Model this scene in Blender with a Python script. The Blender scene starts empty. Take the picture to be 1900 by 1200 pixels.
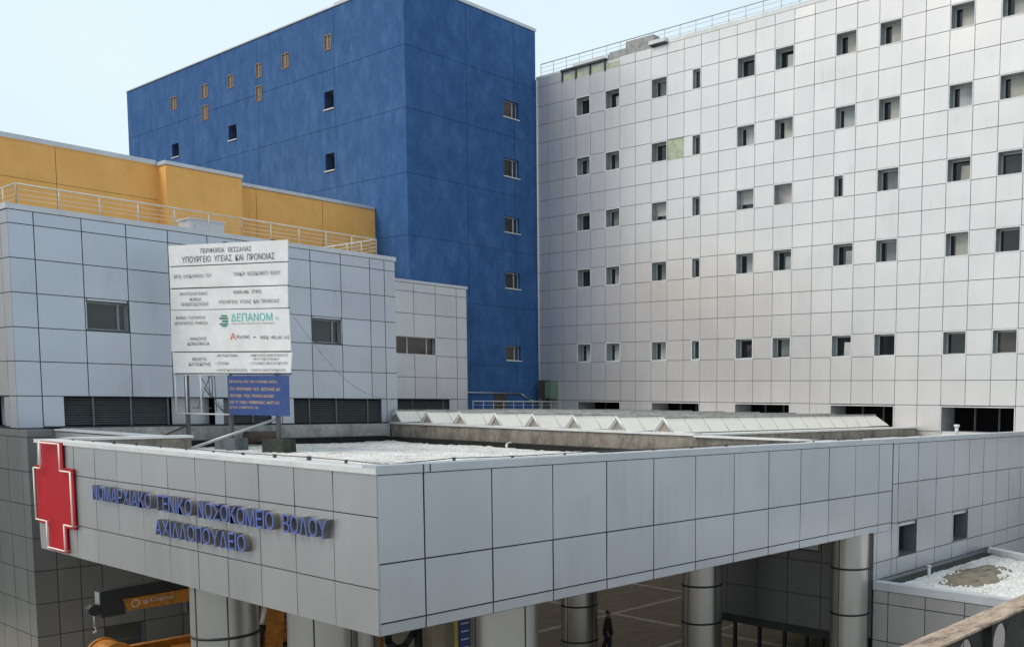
import bpy, math, random
from mathutils import Vector, Matrix
random.seed(7)
R = math.radians
scene = bpy.context.scene
col = scene.collection

# ---------------------------------------------------------------- materials
def new_mat(name):
    m = bpy.data.materials.new(name); m.use_nodes = True
    nt = m.node_tree; nt.nodes.clear()
    out = nt.nodes.new('ShaderNodeOutputMaterial')
    b = nt.nodes.new('ShaderNodeBsdfPrincipled')
    nt.links.new(b.outputs[0], out.inputs[0])
    return m, nt, b

def N(nt, t, **kw):
    n = nt.nodes.new(t)
    for k, v in kw.items():
        if k in n.inputs: n.inputs[k].default_value = v
        else: setattr(n, k, v)
    return n

def coords(nt, scale=(1, 1, 1)):
    g = N(nt, 'ShaderNodeNewGeometry')
    mp = N(nt, 'ShaderNodeMapping'); mp.inputs['Scale'].default_value = scale
    nt.links.new(g.outputs['Position'], mp.inputs['Vector'])
    return mp.outputs[0]

def noise(nt, vec, scale, detail=4, rough=.6):
    n = N(nt, 'ShaderNodeTexNoise'); n.inputs['Scale'].default_value = scale
    n.inputs['Detail'].default_value = detail; n.inputs['Roughness'].default_value = rough
    nt.links.new(vec, n.inputs['Vector']); return n.outputs[0]

def ramp(nt, fac, stops):
    r = N(nt, 'ShaderNodeValToRGB'); e = r.color_ramp.elements
    while len(e) < len(stops): e.new(.5)
    for i, (p, c) in enumerate(stops):
        e[i].position = p; e[i].color = (c[0], c[1], c[2], 1) if len(c) == 3 else c
    nt.links.new(fac, r.inputs[0]); return r.outputs[0]

def mix(nt, a, b, fac, mode='MIX'):
    m = N(nt, 'ShaderNodeMix', data_type='RGBA', blend_type=mode)
    for s, v in ((m.inputs[6], a), (m.inputs[7], b), (m.inputs[0], fac)):
        if hasattr(v, 'links'): nt.links.new(v, s)
        else: s.default_value = v if not isinstance(v, tuple) else (*v[:3], 1)
    return m.outputs[2]

def bump(nt, b, h, strength=.2, dist=.01):
    bp = N(nt, 'ShaderNodeBump'); bp.inputs['Strength'].default_value = strength
    bp.inputs['Distance'].default_value = dist
    nt.links.new(h, bp.inputs['Height']); nt.links.new(bp.outputs[0], b.inputs['Normal'])

def plain(name, c, rough=.5, metal=0., var=.12, scale=3., spec=.5):
    m, nt, b = new_mat(name)
    v = coords(nt)
    f = noise(nt, v, scale)
    lo = tuple(x * (1 - var) for x in c); hi = tuple(min(1, x * (1 + var)) for x in c)
    nt.links.new(ramp(nt, f, [(.3, lo), (.7, hi)]), b.inputs['Base Color'])
    b.inputs['Roughness'].default_value = rough; b.inputs['Metallic'].default_value = metal
    b.inputs['Specular IOR Level'].default_value = spec
    return m

def panel_mat(name, c, rough=.38, metal=0., streak=.12, toneamt=.10, spec=.5, coat=0.):
    """coated metal cladding: each panel a little different, faint rain streaks"""
    m, nt, b = new_mat(name)
    at = N(nt, 'ShaderNodeAttribute', attribute_name='tone')
    mr = N(nt, 'ShaderNodeMapRange'); mr.inputs['To Min'].default_value = 1 - toneamt; mr.inputs['To Max'].default_value = 1 + toneamt
    nt.links.new(at.outputs['Fac'], mr.inputs[0])
    st = noise(nt, coords(nt, (1.5, 1.5, .4)), .9, 4, .55)
    bl = noise(nt, coords(nt), .35, 3, .5)
    s1 = ramp(nt, st, [(.35, (1 - streak,) * 3), (.62, (1, 1, 1))])
    s2 = ramp(nt, bl, [(.3, (.93, .93, .94)), (.7, (1, 1, 1))])
    base = mix(nt, (c[0], c[1], c[2]), s1, 1., 'MULTIPLY')
    base = mix(nt, base, s2, 1., 'MULTIPLY')
    run = noise(nt, coords(nt, (5., 5., .22)), 1.1, 4, .6); spot = noise(nt, coords(nt), .45, 3, .6)
    amt = N(nt, 'ShaderNodeMath', operation='MULTIPLY'); nt.links.new(ramp(nt, spot, [(.52, (0, 0, 0)), (.72, (1, 1, 1))]), amt.inputs[0]); amt.inputs[1].default_value = .8
    base = mix(nt, base, ramp(nt, run, [(.4, (.90, .897, .89)), (.6, (1, 1, 1))]), amt.outputs[0], 'MULTIPLY')
    cm = N(nt, 'ShaderNodeCombineColor')
    for i in range(3): nt.links.new(mr.outputs[0], cm.inputs[i])
    base = mix(nt, base, cm.outputs[0], 1., 'MULTIPLY')
    nt.links.new(base, b.inputs['Base Color'])
    rr = N(nt, 'ShaderNodeMapRange'); rr.inputs['To Min'].default_value = rough - .02; rr.inputs['To Max'].default_value = rough + .04
    nt.links.new(st, rr.inputs[0]); nt.links.new(rr.outputs[0], b.inputs['Roughness'])
    bump(nt, b, noise(nt, coords(nt), .9, 2, .4), .22, .018)
    b.inputs['Metallic'].default_value = metal; b.inputs['Specular IOR Level'].default_value = spec
    b.inputs['Coat Weight'].default_value = coat; b.inputs['Coat Roughness'].default_value = .25
    return m

def stucco_mat(name, c_dark, c_mid, c_light, streak=1.):
    m, nt, b = new_mat(name)
    a = noise(nt, coords(nt, (1, 1, .6)), 1.1, 9, .74)
    s = noise(nt, coords(nt, (3.2, 3.2, .13)), 1.3, 6, .65)
    k = N(nt, 'ShaderNodeMath', operation='ADD'); nt.links.new(a, k.inputs[0])
    k2 = N(nt, 'ShaderNodeMath', operation='MULTIPLY'); k2.inputs[1].default_value = .55 * streak
    nt.links.new(s, k2.inputs[0]); nt.links.new(k2.outputs[0], k.inputs[1])
    k3 = N(nt, 'ShaderNodeMath', operation='MULTIPLY'); k3.inputs[1].default_value = 1 / (1 + .55 * streak)
    nt.links.new(k.outputs[0], k3.inputs[0])
    nt.links.new(ramp(nt, k3.outputs[0], [(.36, c_dark), (.5, c_mid), (.66, c_light)]), b.inputs['Base Color'])
    b.inputs['Roughness'].default_value = .9; b.inputs['Specular IOR Level'].default_value = .08
    bump(nt, b, noise(nt, coords(nt), 14, 5, .7), .25, .02)
    return m

def concrete_mat(name, c, stain=.6):
    m, nt, b = new_mat(name)
    s = noise(nt, coords(nt, (.8, .8, .45)), 1.6, 8, .75)
    f = noise(nt, coords(nt), 6, 6, .7)
    d = ramp(nt, s, [(.36, tuple(x * (1 - stain) for x in c)), (.52, c), (.75, tuple(x * 1.25 for x in c))])
    g = ramp(nt, f, [(.3, (.75, .74, .72)), (.7, (1.1, 1.1, 1.1))])
    nt.links.new(mix(nt, d, g, 1., 'MULTIPLY'), b.inputs['Base Color'])
    b.inputs['Roughness'].default_value = .9; b.inputs['Specular IOR Level'].default_value = .2
    bump(nt, b, f, .5, .02)
    return m

def gravel_mat(name, lo, hi):
    m, nt, b = new_mat(name)
    v = N(nt, 'ShaderNodeTexVoronoi'); v.inputs['Scale'].default_value = 22
    nt.links.new(coords(nt), v.inputs['Vector'])
    hsv = N(nt, 'ShaderNodeSeparateColor'); nt.links.new(v.outputs['Color'], hsv.inputs[0])
    c = ramp(nt, hsv.outputs[0], [(0, lo), (.35, tuple(x * .78 for x in hi)), (1, hi)])
    p = ramp(nt, noise(nt, coords(nt), .8, 6, .7), [(.3, (.5, .47, .43)), (.43, (.86, .85, .83)), (.56, (1, 1, 1))])
    nt.links.new(mix(nt, c, p, 1., 'MULTIPLY'), b.inputs['Base Color'])
    b.inputs['Roughness'].default_value = .95; b.inputs['Specular IOR Level'].default_value = .15
    inv = N(nt, 'ShaderNodeMath', operation='SUBTRACT'); inv.inputs[0].default_value = 1
    nt.links.new(v.outputs['Distance'], inv.inputs[1])
    bump(nt, b, inv.outputs[0], .55, .04)
    return m

M = {}
M['white'] = panel_mat('white_panel', (.745, .71, .69), .33, .56, .02, .02)
M['silver'] = panel_mat('silver_panel', (.555, .55, .555), .36, .8, .03, .035)
M['bluegrey_skylit'] = panel_mat('skylit_blue_grey_panel', (.57, .585, .63), .36, .8, .03, .035)  # panel for -Y faces, the blue of the sky light put into its colour
M['leftpanel'] = panel_mat('pale_blue_panel', (.475, .505, .57), .36, .8, .03, .035)
M['shaded_panel'] = panel_mat('shaded_wall_panel', (.20, .205, .205), .4, .6, .08, .05)  # cladding darkened, the shade on the low walls put into its colour
M['joint'] = plain('joint_dark', (.045, .045, .05), .8)
M['joint_w'] = plain('joint_grey', (.16, .16, .165), .8)
M['cap'] = plain('flashing', (.50, .515, .55), .4, .3, .08, 1.2)
M['cap_white'] = plain('white_flashing', (.62, .62, .61), .45, .1, .12, 1.5)
M['blue'] = stucco_mat('blue_stucco', (.033, .086, .215), (.043, .108, .260), (.066, .142, .310), .4)
M['blue_joint'] = plain('blue_joint', (.022, .056, .15), .9)
M['yellow'] = stucco_mat('yellow_stucco', (.70, .375, .115), (.76, .41, .13), (.80, .45, .155), .3)
M['yellow_joint'] = plain('yellow_joint', (.42, .21, .06), .9)
M['reveal'] = plain('reveal_grey', (.33, .355, .37), .5, .2)
M['reveal_d'] = plain('reveal_dark', (.145, .165, .185), .5, .2)
M['frame_w'] = plain('white_frame', (.62, .62, .62), .4)
M['frame_m'] = plain('grey_frame', (.22, .23, .24), .45, .3)
M['frame'] = plain('aluminium_frame', (.52, .53, .54), .4, .2)
M['frame_d'] = plain('dark_frame', (.05, .06, .07), .5)
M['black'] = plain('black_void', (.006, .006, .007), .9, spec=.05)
M['louver'] = plain('louver_grey', (.12, .13, .135), .5, .2)
M['concrete'] = concrete_mat('stained_concrete', (.255, .23, .20), .5)
M['concrete_l'] = concrete_mat('grey_concrete', (.36, .36, .35), .35)
M['gravel'] = gravel_mat('white_gravel', (.34, .33, .32), (.84, .83, .81))
def translucent(m, c, f):
    nt = m.node_tree; b = next(n for n in nt.nodes if n.type == 'BSDF_PRINCIPLED'); out = next(n for n in nt.nodes if n.type == 'OUTPUT_MATERIAL')
    t = nt.nodes.new('ShaderNodeBsdfTranslucent'); t.inputs[0].default_value = (*c, 1)
    k = nt.nodes.new('ShaderNodeMixShader'); k.inputs[0].default_value = f
    nt.links.new(b.outputs[0], k.inputs[1]); nt.links.new(t.outputs[0], k.inputs[2]); nt.links.new(k.outputs[0], out.inputs[0])
M['skylight'] = plain('skylight_sheet', (.94, .90, .82), .4, 0, .05, .9); translucent(M['skylight'], (.97, .95, .90), .26)
M['skyjoint'] = plain('skylight_joint', (.48, .42, .38), .6)
M['gable'] = plain('skylight_gable', (.30, .26, .22), .6, 0, .2)
M['galv'] = plain('galvanised_steel', (.36, .38, .39), .4, .6)
M['rail'] = plain('white_rail', (.58, .56, .52), .45)
M['post'] = plain('steel_post', (.10, .105, .115), .6, .3)
M['sign'] = plain('sign_board', (.73, .72, .715), .55, 0, .08, 1.4)
M['ink'] = plain('sign_ink', (.09, .09, .09), .7)
M['teal'] = plain('sign_teal', (.10, .52, .48), .6)
M['green'] = plain('sign_green', (.02, .22, .14), .6)
M['orange_ink'] = plain('sign_orange', (.75, .16, .06), .6)
M['signblue'] = plain('sign_blue', (.030, .062, .21), .45)
M['gold'] = plain('sign_gold', (.70, .48, .24), .6)
M['letter'] = plain('letter_blue', (.08, .125, .42), .45, 0, .14, 4.)
M['letter_side'] = plain('letter_side', (.17, .16, .15), .45, .3)
M['red'] = plain('cross_red', (.40, .008, .016), .5, 0, .14, 1.1, .15)
M['neon'] = plain('tube_cream', (.92, .84, .74), .5)
M['paver'] = concrete_mat('paving_brown', (.54, .47, .385), .2)
M['paint'] = plain('pale_paving_strip', (.85, .80, .72), .9, 0, .15, 2.)
M['asphalt'] = concrete_mat('pale_yard_concrete', (.24, .235, .22), .3)
M['orange'] = plain('crane_orange', (.42, .155, .014), .5, 0, .35, 5.)
M['blackpaint'] = plain('black_paint', (.014, .015, .016), .5)
M['rubber'] = plain('rubber', (.02, .02, .02), .9)
M['pale'] = plain('pale_letter', (.66, .64, .60), .6)
M['column'] = panel_mat('column_metal', (.56, .54, .51), .30, .9, .05, .04)
M['dirt'] = concrete_mat('brown_soil', (.24, .21, .165), .5)
M['footing'] = concrete_mat('painted_footing', (.13, .15, .165), .5)
M['moss'] = concrete_mat('moss_gutter', (.05, .06, .05), .5)
M['felt'] = concrete_mat('bitumen_felt', (.02, .02, .019), .5)
M['insul'] = plain('green_insulation', (.37, .41, .29), .85, 0, .25, 3.)
M['skin'] = plain('skin', (.32, .18, .12), .6)
M['hair'] = plain('hair', (.012, .010, .009), .8)
M['jacket'] = plain('jacket', (.035, .028, .02), .85)
M['trousers'] = plain('trousers', (.02, .025, .035), .85)
M['shoe'] = plain('shoe', (.01, .01, .01), .6)
M['cable'] = plain('cable_dark', (.06, .06, .06), .6)
M['greenbox'] = plain('green_cabinet', (.13, .20, .15), .6, 0, .3, 9.)
M['brownbox'] = plain('brown_pipework', (.07, .05, .04), .8, 0, .4, 9.)
M['tan'] = plain('tan_stone', (.34, .28, .20), .8)
M['vent'] = plain('vent_tan', (.27, .215, .16), .85, 0, .2, 6.); M['vent_d'] = plain('vent_brown', (.185, .14, .105), .85, 0, .2, 6.)
M['yellowpost'] = plain('yellow_post', (.50, .42, .06), .6)
M['cloth'] = plain('cloth_white', (.7, .62, .55), .9)
def rust_mat():
    m, nt, b = new_mat('rusty_steel')
    a = noise(nt, coords(nt, (1, 3, 1)), 2.6, 8, .7)
    f = noise(nt, coords(nt), 22, 6, .7)
    c = ramp(nt, a, [(.34, (.10, .085, .07)), (.47, (.34, .26, .20)), (.58, (.46, .37, .29)), (.72, (.52, .46, .38))])
    r = ramp(nt, f, [(.4, (1, 1, 1)), (.68, (.72, .6, .52))])
    nt.links.new(mix(nt, c, r, 1., 'MULTIPLY'), b.inputs['Base Color'])
    b.inputs['Roughness'].default_value = .85
    bump(nt, b, f, .5, .004)
    return m
M['rust'] = rust_mat()
M['web'] = plain('dark_web', (.035, .035, .03), .8, 0, .5, 5.)

def pane_mat(name, c, rough=.08, fold=0.):
    m, nt, b = new_mat(name)
    v = coords(nt)
    f = noise(nt, v, 1.1, 3, .5)
    col_ = ramp(nt, f, [(.35, tuple(x * .72 for x in c)), (.65, tuple(min(1, x * 1.12) for x in c))])
    if fold:
        w = N(nt, 'ShaderNodeTexWave', bands_direction='Y'); w.inputs['Scale'].default_value = 3.2
        w.inputs['Distortion'].default_value = 1.5
        nt.links.new(v, w.inputs['Vector'])
        col_ = mix(nt, col_, ramp(nt, w.outputs[0], [(0, (.6, .6, .6)), (1, (1, 1, 1))]), fold, 'MULTIPLY')
    nt.links.new(col_, b.inputs['Base Color'])
    b.inputs['Roughness'].default_value = rough
    b.inputs['Coat Weight'].default_value = .25; b.inputs['Coat Roughness'].default_value = .03
    return m
PANE = {'beige': pane_mat('glass_beige_blind', (.46, .44, .38), .5),
        'grey': pane_mat('glass_grey', (.20, .21, .205), .25),
        'teal': pane_mat('glass_teal', (.022, .029, .026), .06),
        'dark': pane_mat('glass_dark', (.012, .015, .016), .06),
        'brown': pane_mat('glass_brown', (.07, .055, .045), .1),
        'curtain': pane_mat('glass_curtain', (.50, .52, .52), .5, .8),
        'blind': pane_mat('glass_blind', (.55, .54, .51), .6),
        'pink': pane_mat('glass_pink_blind', (.50, .46, .44), .6)}

# ---------------------------------------------------------------- mesh builder
def origin_of(o):
    v = Vector((0, 0, 0))
    while o: v += o.location; o = o.parent
    return v

def tag(o, label=None, cat=None, group=None, kind=None):
    if label: o['label'] = label
    if cat: o['category'] = cat
    if group: o['group'] = group
    if kind: o['kind'] = kind
    return o

def thing(name, loc, label, cat, group=None):
    o = bpy.data.objects.new(name, None); o.location = loc; o.empty_display_size = .3
    col.objects.link(o); return tag(o, label, cat, group)

class MB:
    def __init__(s): s.v, s.f, s.m, s.t, s.sm = [], [], [], [], []
    def face(s, pts, m=0, t=.5, sm=False):
        n = len(s.v); s.v += [tuple(p) for p in pts]; s.f.append(tuple(range(n, n + len(pts))))
        s.m.append(m); s.t.append(t); s.sm.append(sm)
    def box(s, x0, x1, y0, y1, z0, z1, m=0, t=.5):
        x0, x1 = sorted((x0, x1)); y0, y1 = sorted((y0, y1)); z0, z1 = sorted((z0, z1))
        c = [(x0, y0, z0), (x1, y0, z0), (x1, y1, z0), (x0, y1, z0), (x0, y0, z1), (x1, y0, z1), (x1, y1, z1), (x0, y1, z1)]
        n = len(s.v); s.v += c
        for q in ((3, 2, 1, 0), (4, 5, 6, 7), (0, 1, 5, 4), (1, 2, 6, 5), (2, 3, 7, 6), (3, 0, 4, 7)):
            s.f.append(tuple(n + i for i in q)); s.m.append(m); s.t.append(t); s.sm.append(False)
    def hexa(s, c, m=0):
        n = len(s.v); s.v += [tuple(p) for p in c]
        for q in ((3, 2, 1, 0), (4, 5, 6, 7), (0, 1, 5, 4), (1, 2, 6, 5), (2, 3, 7, 6), (3, 0, 4, 7)):
            s.f.append(tuple(n + i for i in q)); s.m.append(m); s.t.append(.5); s.sm.append(False)
    def tube(s, p, q, r, n=8, m=0, r2=None, cap=True):
        p, q = Vector(p), Vector(q); d = (q - p).normalized()
        a = d.orthogonal().normalized(); b = d.cross(a); r2 = r if r2 is None else r2
        k = len(s.v)
        for i in range(n):
            w = math.cos(i * 2 * math.pi / n) * a + math.sin(i * 2 * math.pi / n) * b
            s.v += [tuple(p + w * r), tuple(q + w * r2)]
        for i in range(n):
            j = (i + 1) % n
            s.f.append((k + 2 * i, k + 2 * j, k + 2 * j + 1, k + 2 * i + 1)); s.m.append(m); s.t.append(.5); s.sm.append(True)
        if cap:
            s.f.append(tuple(k + 2 * i for i in range(n))[::-1]); s.m.append(m); s.t.append(.5); s.sm.append(False)
            s.f.append(tuple(k + 2 * i + 1 for i in range(n))); s.m.append(m); s.t.append(.5); s.sm.append(False)
    def path(s, pts, r, n=6, m=0):
        for a, b in zip(pts[:-1], pts[1:]): s.tube(a, b, r, n, m)
    def prism(s, poly, off, m=0, ms=None):
        """polygon (3-D points) pushed along off"""
        off = Vector(off); a = [Vector(p) for p in poly]; b = [p + off for p in a]
        s.face(a, m); s.face(b[::-1], m)
        for i in range(len(a)):
            j = (i + 1) % len(a); s.face((a[i], a[j], b[j], b[i]), m if ms is None else ms)
    def build(s, name, mats, parent=None, label=None):
        o0 = origin_of(parent)
        me = bpy.data.meshes.new(name)
        me.from_pydata([tuple(Vector(p) - o0) for p in s.v], [], s.f)
        for mm in (mats if isinstance(mats, (list, tuple)) else [mats]): me.materials.append(mm)
        me.polygons.foreach_set('material_index', s.m)
        me.polygons.foreach_set('use_smooth', s.sm)
        at = me.attributes.new('tone', 'FLOAT', 'FACE'); at.data.foreach_set('value', s.t)
        me.update()
        o = bpy.data.objects.new(name, me); col.objects.link(o); o.parent = parent
        if label: o['label'] = label
        return o

# facades: 'X' = face looking to -X at x=c (u runs along Y); 'Y' = face looking to -Y at y=c (u runs along X)
def P(face, c, u, d, z): return (c + d, u, z) if face == 'X' else (u, c + d, z)
def fbox(mb, face, c, u0, u1, d0, d1, z0, z1, m=0, t=.5):
    if face == 'X': mb.box(c + d0, c + d1, u0, u1, z0, z1, m, t)
    else: mb.box(u0, u1, c + d0, c + d1, z0, z1, m, t)

def one_panel(mb, face, c, u0, u1, z0, z1, gap, th, tilt=.002):
    g = gap / 2
    a0, a1, b0, b1 = u0 + g, u1 - g, z0 + g, z1 - g
    if a1 - a0 < .02 or b1 - b0 < .02: return
    t = min(1., max(0., random.gauss(.5, .2))) if random.random() > .05 else random.choice((-.9, -.5, 1.3))
    j = [random.gauss(0, tilt) for _ in range(3)]
    def dd(su, sz): return j[0] * su + j[1] * sz
    q = [(a0, dd(-1, -1), b0), (a1, dd(1, -1), b0), (a1, dd(1, 1), b1), (a0, dd(-1, 1), b1)]
    fr = [P(face, c, u, d, z) for u, d, z in q]
    bk = [P(face, c, u, th, z) for u, d, z in q]
    mb.face(fr, 0, t)
    for i in range(4):
        k = (i + 1) % 4; mb.face((fr[i], bk[i], bk[k], fr[k]), 0, t)

def facade(mb, face, c, us, zs, skip=(), over={}, gap=.03, th=.03, tilt=.002):
    for i in range(len(us) - 1):
        for k in range(len(zs) - 1):
            if (i, k) in skip: continue
            for (u0, u1, z0, z1) in over.get((i, k), [(us[i], us[i + 1], zs[k], zs[k + 1])]):
                one_panel(mb, face, c, u0, u1, z0, z1, gap, th, tilt)
                mb.face([P(face, c, u, th, z) for u, z in ((u0, z0), (u1, z0), (u1, z1), (u0, z1))], 1)

def opening(mb, face, c, u0, u1, z0, z1, depth, m=0, back=None):
    """four reveal walls (and a back wall)"""
    a = [(u0, z0), (u1, z0), (u1, z1), (u0, z1)]
    for i in range(4):
        p, q = a[i], a[(i + 1) % 4]
        mb.face([P(face, c, p[0], 0, p[1]), P(face, c, q[0], 0, q[1]), P(face, c, q[0], depth, q[1]), P(face, c, p[0], depth, p[1])], m)
    if back is not None: mb.face([P(face, c, u, depth, z) for u, z in a], back)

def window(parent, face, c, u0, u1, z0, z1, kind='grey', depth=.46, rim=True, fr='frame', sill=False, mullion=None, rev='reveal', fw=.08):
    mb = MB()
    opening(mb, face, c, u0, u1, z0, z1, depth + .12, 0)
    if rim:
        for a in ((u0 - .045, u0 + .012, z0 - .045, z1 + .045), (u1 - .012, u1 + .045, z0 - .045, z1 + .045), (u0 + .012, u1 - .012, z1 - .012, z1 + .045), (u0 + .012, u1 - .012, z0 - .045, z0 + .012)):
            fbox(mb, face, c, a[0], a[1], -.012, .02, a[2], a[3], 1)
    if sill: fbox(mb, face, c, u0 - .05, u1 + .05, -.07, .1, z0 - .055, z0 + .003, 1)
    w = mb.build('window', [M[rev], M['frame_w']], parent)
    f = MB(); d0, d1 = depth, depth + .06; e = .003
    fbox(f, face, c, u0 + e, u0 + fw, d0, d1, z0 + e, z1 - e); fbox(f, face, c, u1 - fw, u1 - e, d0, d1, z0 + e, z1 - e)
    fbox(f, face, c, u0 + fw, u1 - fw, d0, d1, z1 - fw, z1 - e); fbox(f, face, c, u0 + fw, u1 - fw, d0, d1, z0 + e, z0 + fw)
    for mm in (mullion or []):
        fbox(f, face, c, mm - fw * .6, mm + fw * .6, d0 - .01, d1, z0 + fw, z1 - fw)
    a, b, z2, z3 = u0 + fw, u1 - fw, z0 + fw, z1 - fw
    f.build('frame', M[fr], w)
    def quad(name, pts, mat):
        q = MB(); q.face([P(face, c, *p) for p in pts]); return q.build(name, mat, w)
    D = depth + .03
    if kind == 'blind_half':
        zm = z2 + (z3 - z2) * .3
        quad('blind', [(a, D - .005, zm), (b, D - .005, zm), (b, D - .005, z3), (a, D - .005, z3)], PANE['blind'])
        quad('pane', [(a, D, z2), (b, D, z2), (b, D, zm), (a, D, zm)], PANE['dark'])
    elif kind.startswith('tilt'):
        quad('pane', [(a, D + .04, z2), (b, D + .04, z2), (b, D + .04, z3), (a, D + .04, z3)], PANE['dark'])
        # sash tipped inwards at the top, glass leaning
        s = MB(); lean = -.16; m_ = {'tilt': 'curtain', 'tiltb': 'beige', 'tiltw': 'blind', 'tiltd': 'dark'}[kind]
        zt = z2 + (z3 - z2) * .72
        s.face([P(face, c, a + .02, D + .03, z2), P(face, c, a + (b - a) * .62, D + .03, z2), P(face, c, a + (b - a) * .48, D - .02 + lean, zt), P(face, c, a + .02, D - .02 + lean, zt)])
        s.build('open_sash', PANE[m_], w)
    else:
        if kind in ('grey', 'curtain', 'beige') and not mullion and (u1 - u0) > .9:
            # curtain or blind drawn beside a strip of dark glass
            um = b - (b - a) * random.uniform(.16, .34)
            quad('pane', [(um, D, z2), (b, D, z2), (b, D, z3), (um, D, z3)], PANE['dark'])
            quad('curtain', [(a, D, z2), (um, D, z2), (um, D, z3), (a, D, z3)], PANE[kind])
        else:
            quad('pane', [(a, D, z2), (b, D, z2), (b, D, z3), (a, D, z3)], PANE[kind])
    return w

def louver(parent, face, c, u0, u1, z0, z1, divs=(), depth=.22, step=.095):
    mb = MB(); opening(mb, face, c, u0, u1, z0, z1, depth + .15, 0, 1)
    g = mb.build('louvre_grille', [M['louver'], M['black']], parent)
    s = MB(); z = z0 + .04
    while z < z1 - .05:
        pts = [P(face, c, u0 + .004, depth - .10, z), P(face, c, u1 - .004, depth - .10, z), P(face, c, u1 - .004, depth, z + .075), P(face, c, u0 + .004, depth, z + .075)]
        s.face(pts); s.face([Vector(p) + Vector((0, 0, .008)) for p in pts][::-1]); z += step
    for d in divs: fbox(s, face, c, d - .03, d + .03, depth - .14, depth - .1, z0 + .002, z1 - .002)
    s.build('slats', M['louver'], g)
    return g

def rail_run(mb, p, q, n, h, r=.03, bars=(.35, .68), post=.025):
    p, q = Vector(p), Vector(q); up = Vector((0, 0, 1))
    mb.tube(p + up * h, q + up * h, r, 8)
    for b in bars: mb.tube(p + up * h * b, q + up * h * b, r * .36, 6)
    for i in range(n + 1):
        a = p + (q - p) * i / n; mb.tube(a, a + up * h, post, 6)

# ---------------------------------------------------------------- text
DG = None
def text_mesh(s, size, depth=0., bold=.012):
    cu = bpy.data.curves.new('lettering', 'FONT'); cu.body = s; cu.size = size; cu.extrude = depth / 2
    cu.resolution_u = 3; cu.offset = bold
    o = bpy.data.objects.new('lettering', cu); col.objects.link(o)
    dg = bpy.context.evaluated_depsgraph_get(); dg.update()
    me = bpy.data.meshes.new_from_object(o.evaluated_get(dg))
    bpy.data.objects.remove(o)
    vs = [tuple(v.co) for v in me.vertices]; fs = [tuple(p.vertices) for p in me.polygons]
    nz = [p.normal.z for p in me.polygons]
    bpy.data.meshes.remove(me)
    return vs, fs, nz

def put_text(mb, s, o, ex, ez, w=None, h=None, m=0, ms=None, depth=0., en=None, align='L', bold=0.):
    """writes s with its lower left corner at o, along ex, up ez, stretched to width w and height h"""
    vs, fs, nz = text_mesh(s, 1., 1. if depth else 0., 0.)
    if not vs: return
    x0 = min(v[0] for v in vs); x1 = max(v[0] for v in vs)
    y0 = min(v[1] for v in vs); y1 = max(v[1] for v in vs)
    sy = h / (y1 - y0); sx = (w / (x1 - x0)) if w else sy
    o, ex, ez = Vector(o), Vector(ex), Vector(ez)
    if align == 'C': o = o - ex * (x1 - x0) * sx / 2
    n = len(mb.v)
    for x, y, z in vs:
        p = o + ex * (x - x0) * sx + ez * (y - y0) * sy
        if depth: p = p + Vector(en) * (z + .5) * depth
        mb.v.append(tuple(p))
    for f, k in zip(fs, nz):
        mb.f.append(tuple(n + i for i in f)); mb.m.append(m if (ms is None or k > .5) else ms); mb.t.append(.5); mb.sm.append(False)

# ================================================================ SETTING
g = MB(); g.face([(-400, -400, -.004), (500, -400, -.004), (500, 600, -.004), (-400, 600, -.004)])
tag(g.build('ground', M['asphalt']), kind='structure')
g = MB(); g.face([(9, 14, 0), (60, 14, 0), (60, 53, 0), (9, 53, 0)])
tag(g.build('paved_forecourt', M['paver']), kind='structure')
g = MB()
for y in (21.0, 26.9, 33.0, 39.1): g.face([(14, y - .16, .005), (44, y - .16, .005), (44, y + .16, .005), (14, y + .16, .005)])
for x in (21.0, 33.0, 39.1): g.face([(x - .16, 16, .0065), (x + .16, 16, .0065), (x + .16, 42, .0065), (x - .16, 42, .0065)])
tag(g.build('paving_lines', M['paint']), kind='structure')

# ================================================================ WHITE WARD BLOCK
XW = 45.73
wb = thing('ward_block', (50, 35, 0), 'tall white-panelled ward block at the right, with five rows of small square windows', 'building')
Yk = [17.97 + 1.353 * k for k in range(-6, 27)]; K0 = 6
zs = [8.9, 10.24, 11.53, 12.81, 14.05, 15.29, 16.53, 17.78, 19.02, 20.26, 21.49, 22.70, 23.90, 25.11, 26.34, 27.78, 28.99, 30.22, 31.52, 32.10]
rows = {1: 16, 2: 13, 3: 10, 4: 7, 5: 3}
WIN = {1: {22: 'dark', 20: 'tilt', 17: 'grey', 12: 'dark', 10: 'tiltw', 7: 'beige', 5: 'beige', 2: 'beige', 0: 'beige', -3: 'grey', -5: 'beige'},
       2: {22: 'grey', 20: 'grey', 17: 'dark', 12: 'curtain', 10: 'beige', 7: 'curtain', 5: 'beige', 2: 'curtain', 0: 'beige', -3: 'curtain', -5: 'grey'},
       3: {22: 'dark', 20: 'grey', 17: 'blind_half', 12: 'blind_half', 10: 'pink', 5: 'grey', 2: 'tiltb', 0: 'teal', -3: 'grey', -5: 'dark'},
       4: {22: 'dark', 20: 'curtain', 17: 'grey', 12: 'curtain', 10: 'tilt', 7: 'tilt', 5: 'grey', 2: 'beige', 0: 'dark', -3: 'beige', -5: 'grey'},
       5: {22: 'curtain', 20: 'curtain', 17: 'curtain', 12: 'tiltd', 10: 'grey', 7: 'tiltw', 5: 'dark', 2: 'dark', 0: 'brown', -3: 'dark', -5: 'grey'}}
skip = set(); over = {}
for r, zi in rows.items():
    for k in WIN[r]: skip.add((k + K0, zi))
    kk = 15; y0, y1 = Yk[kk + K0], Yk[kk + K0 + 1]
    over[(kk + K0, zi)] = [(y0 + .70, y1, zs[zi], zs[zi + 1])]
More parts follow.
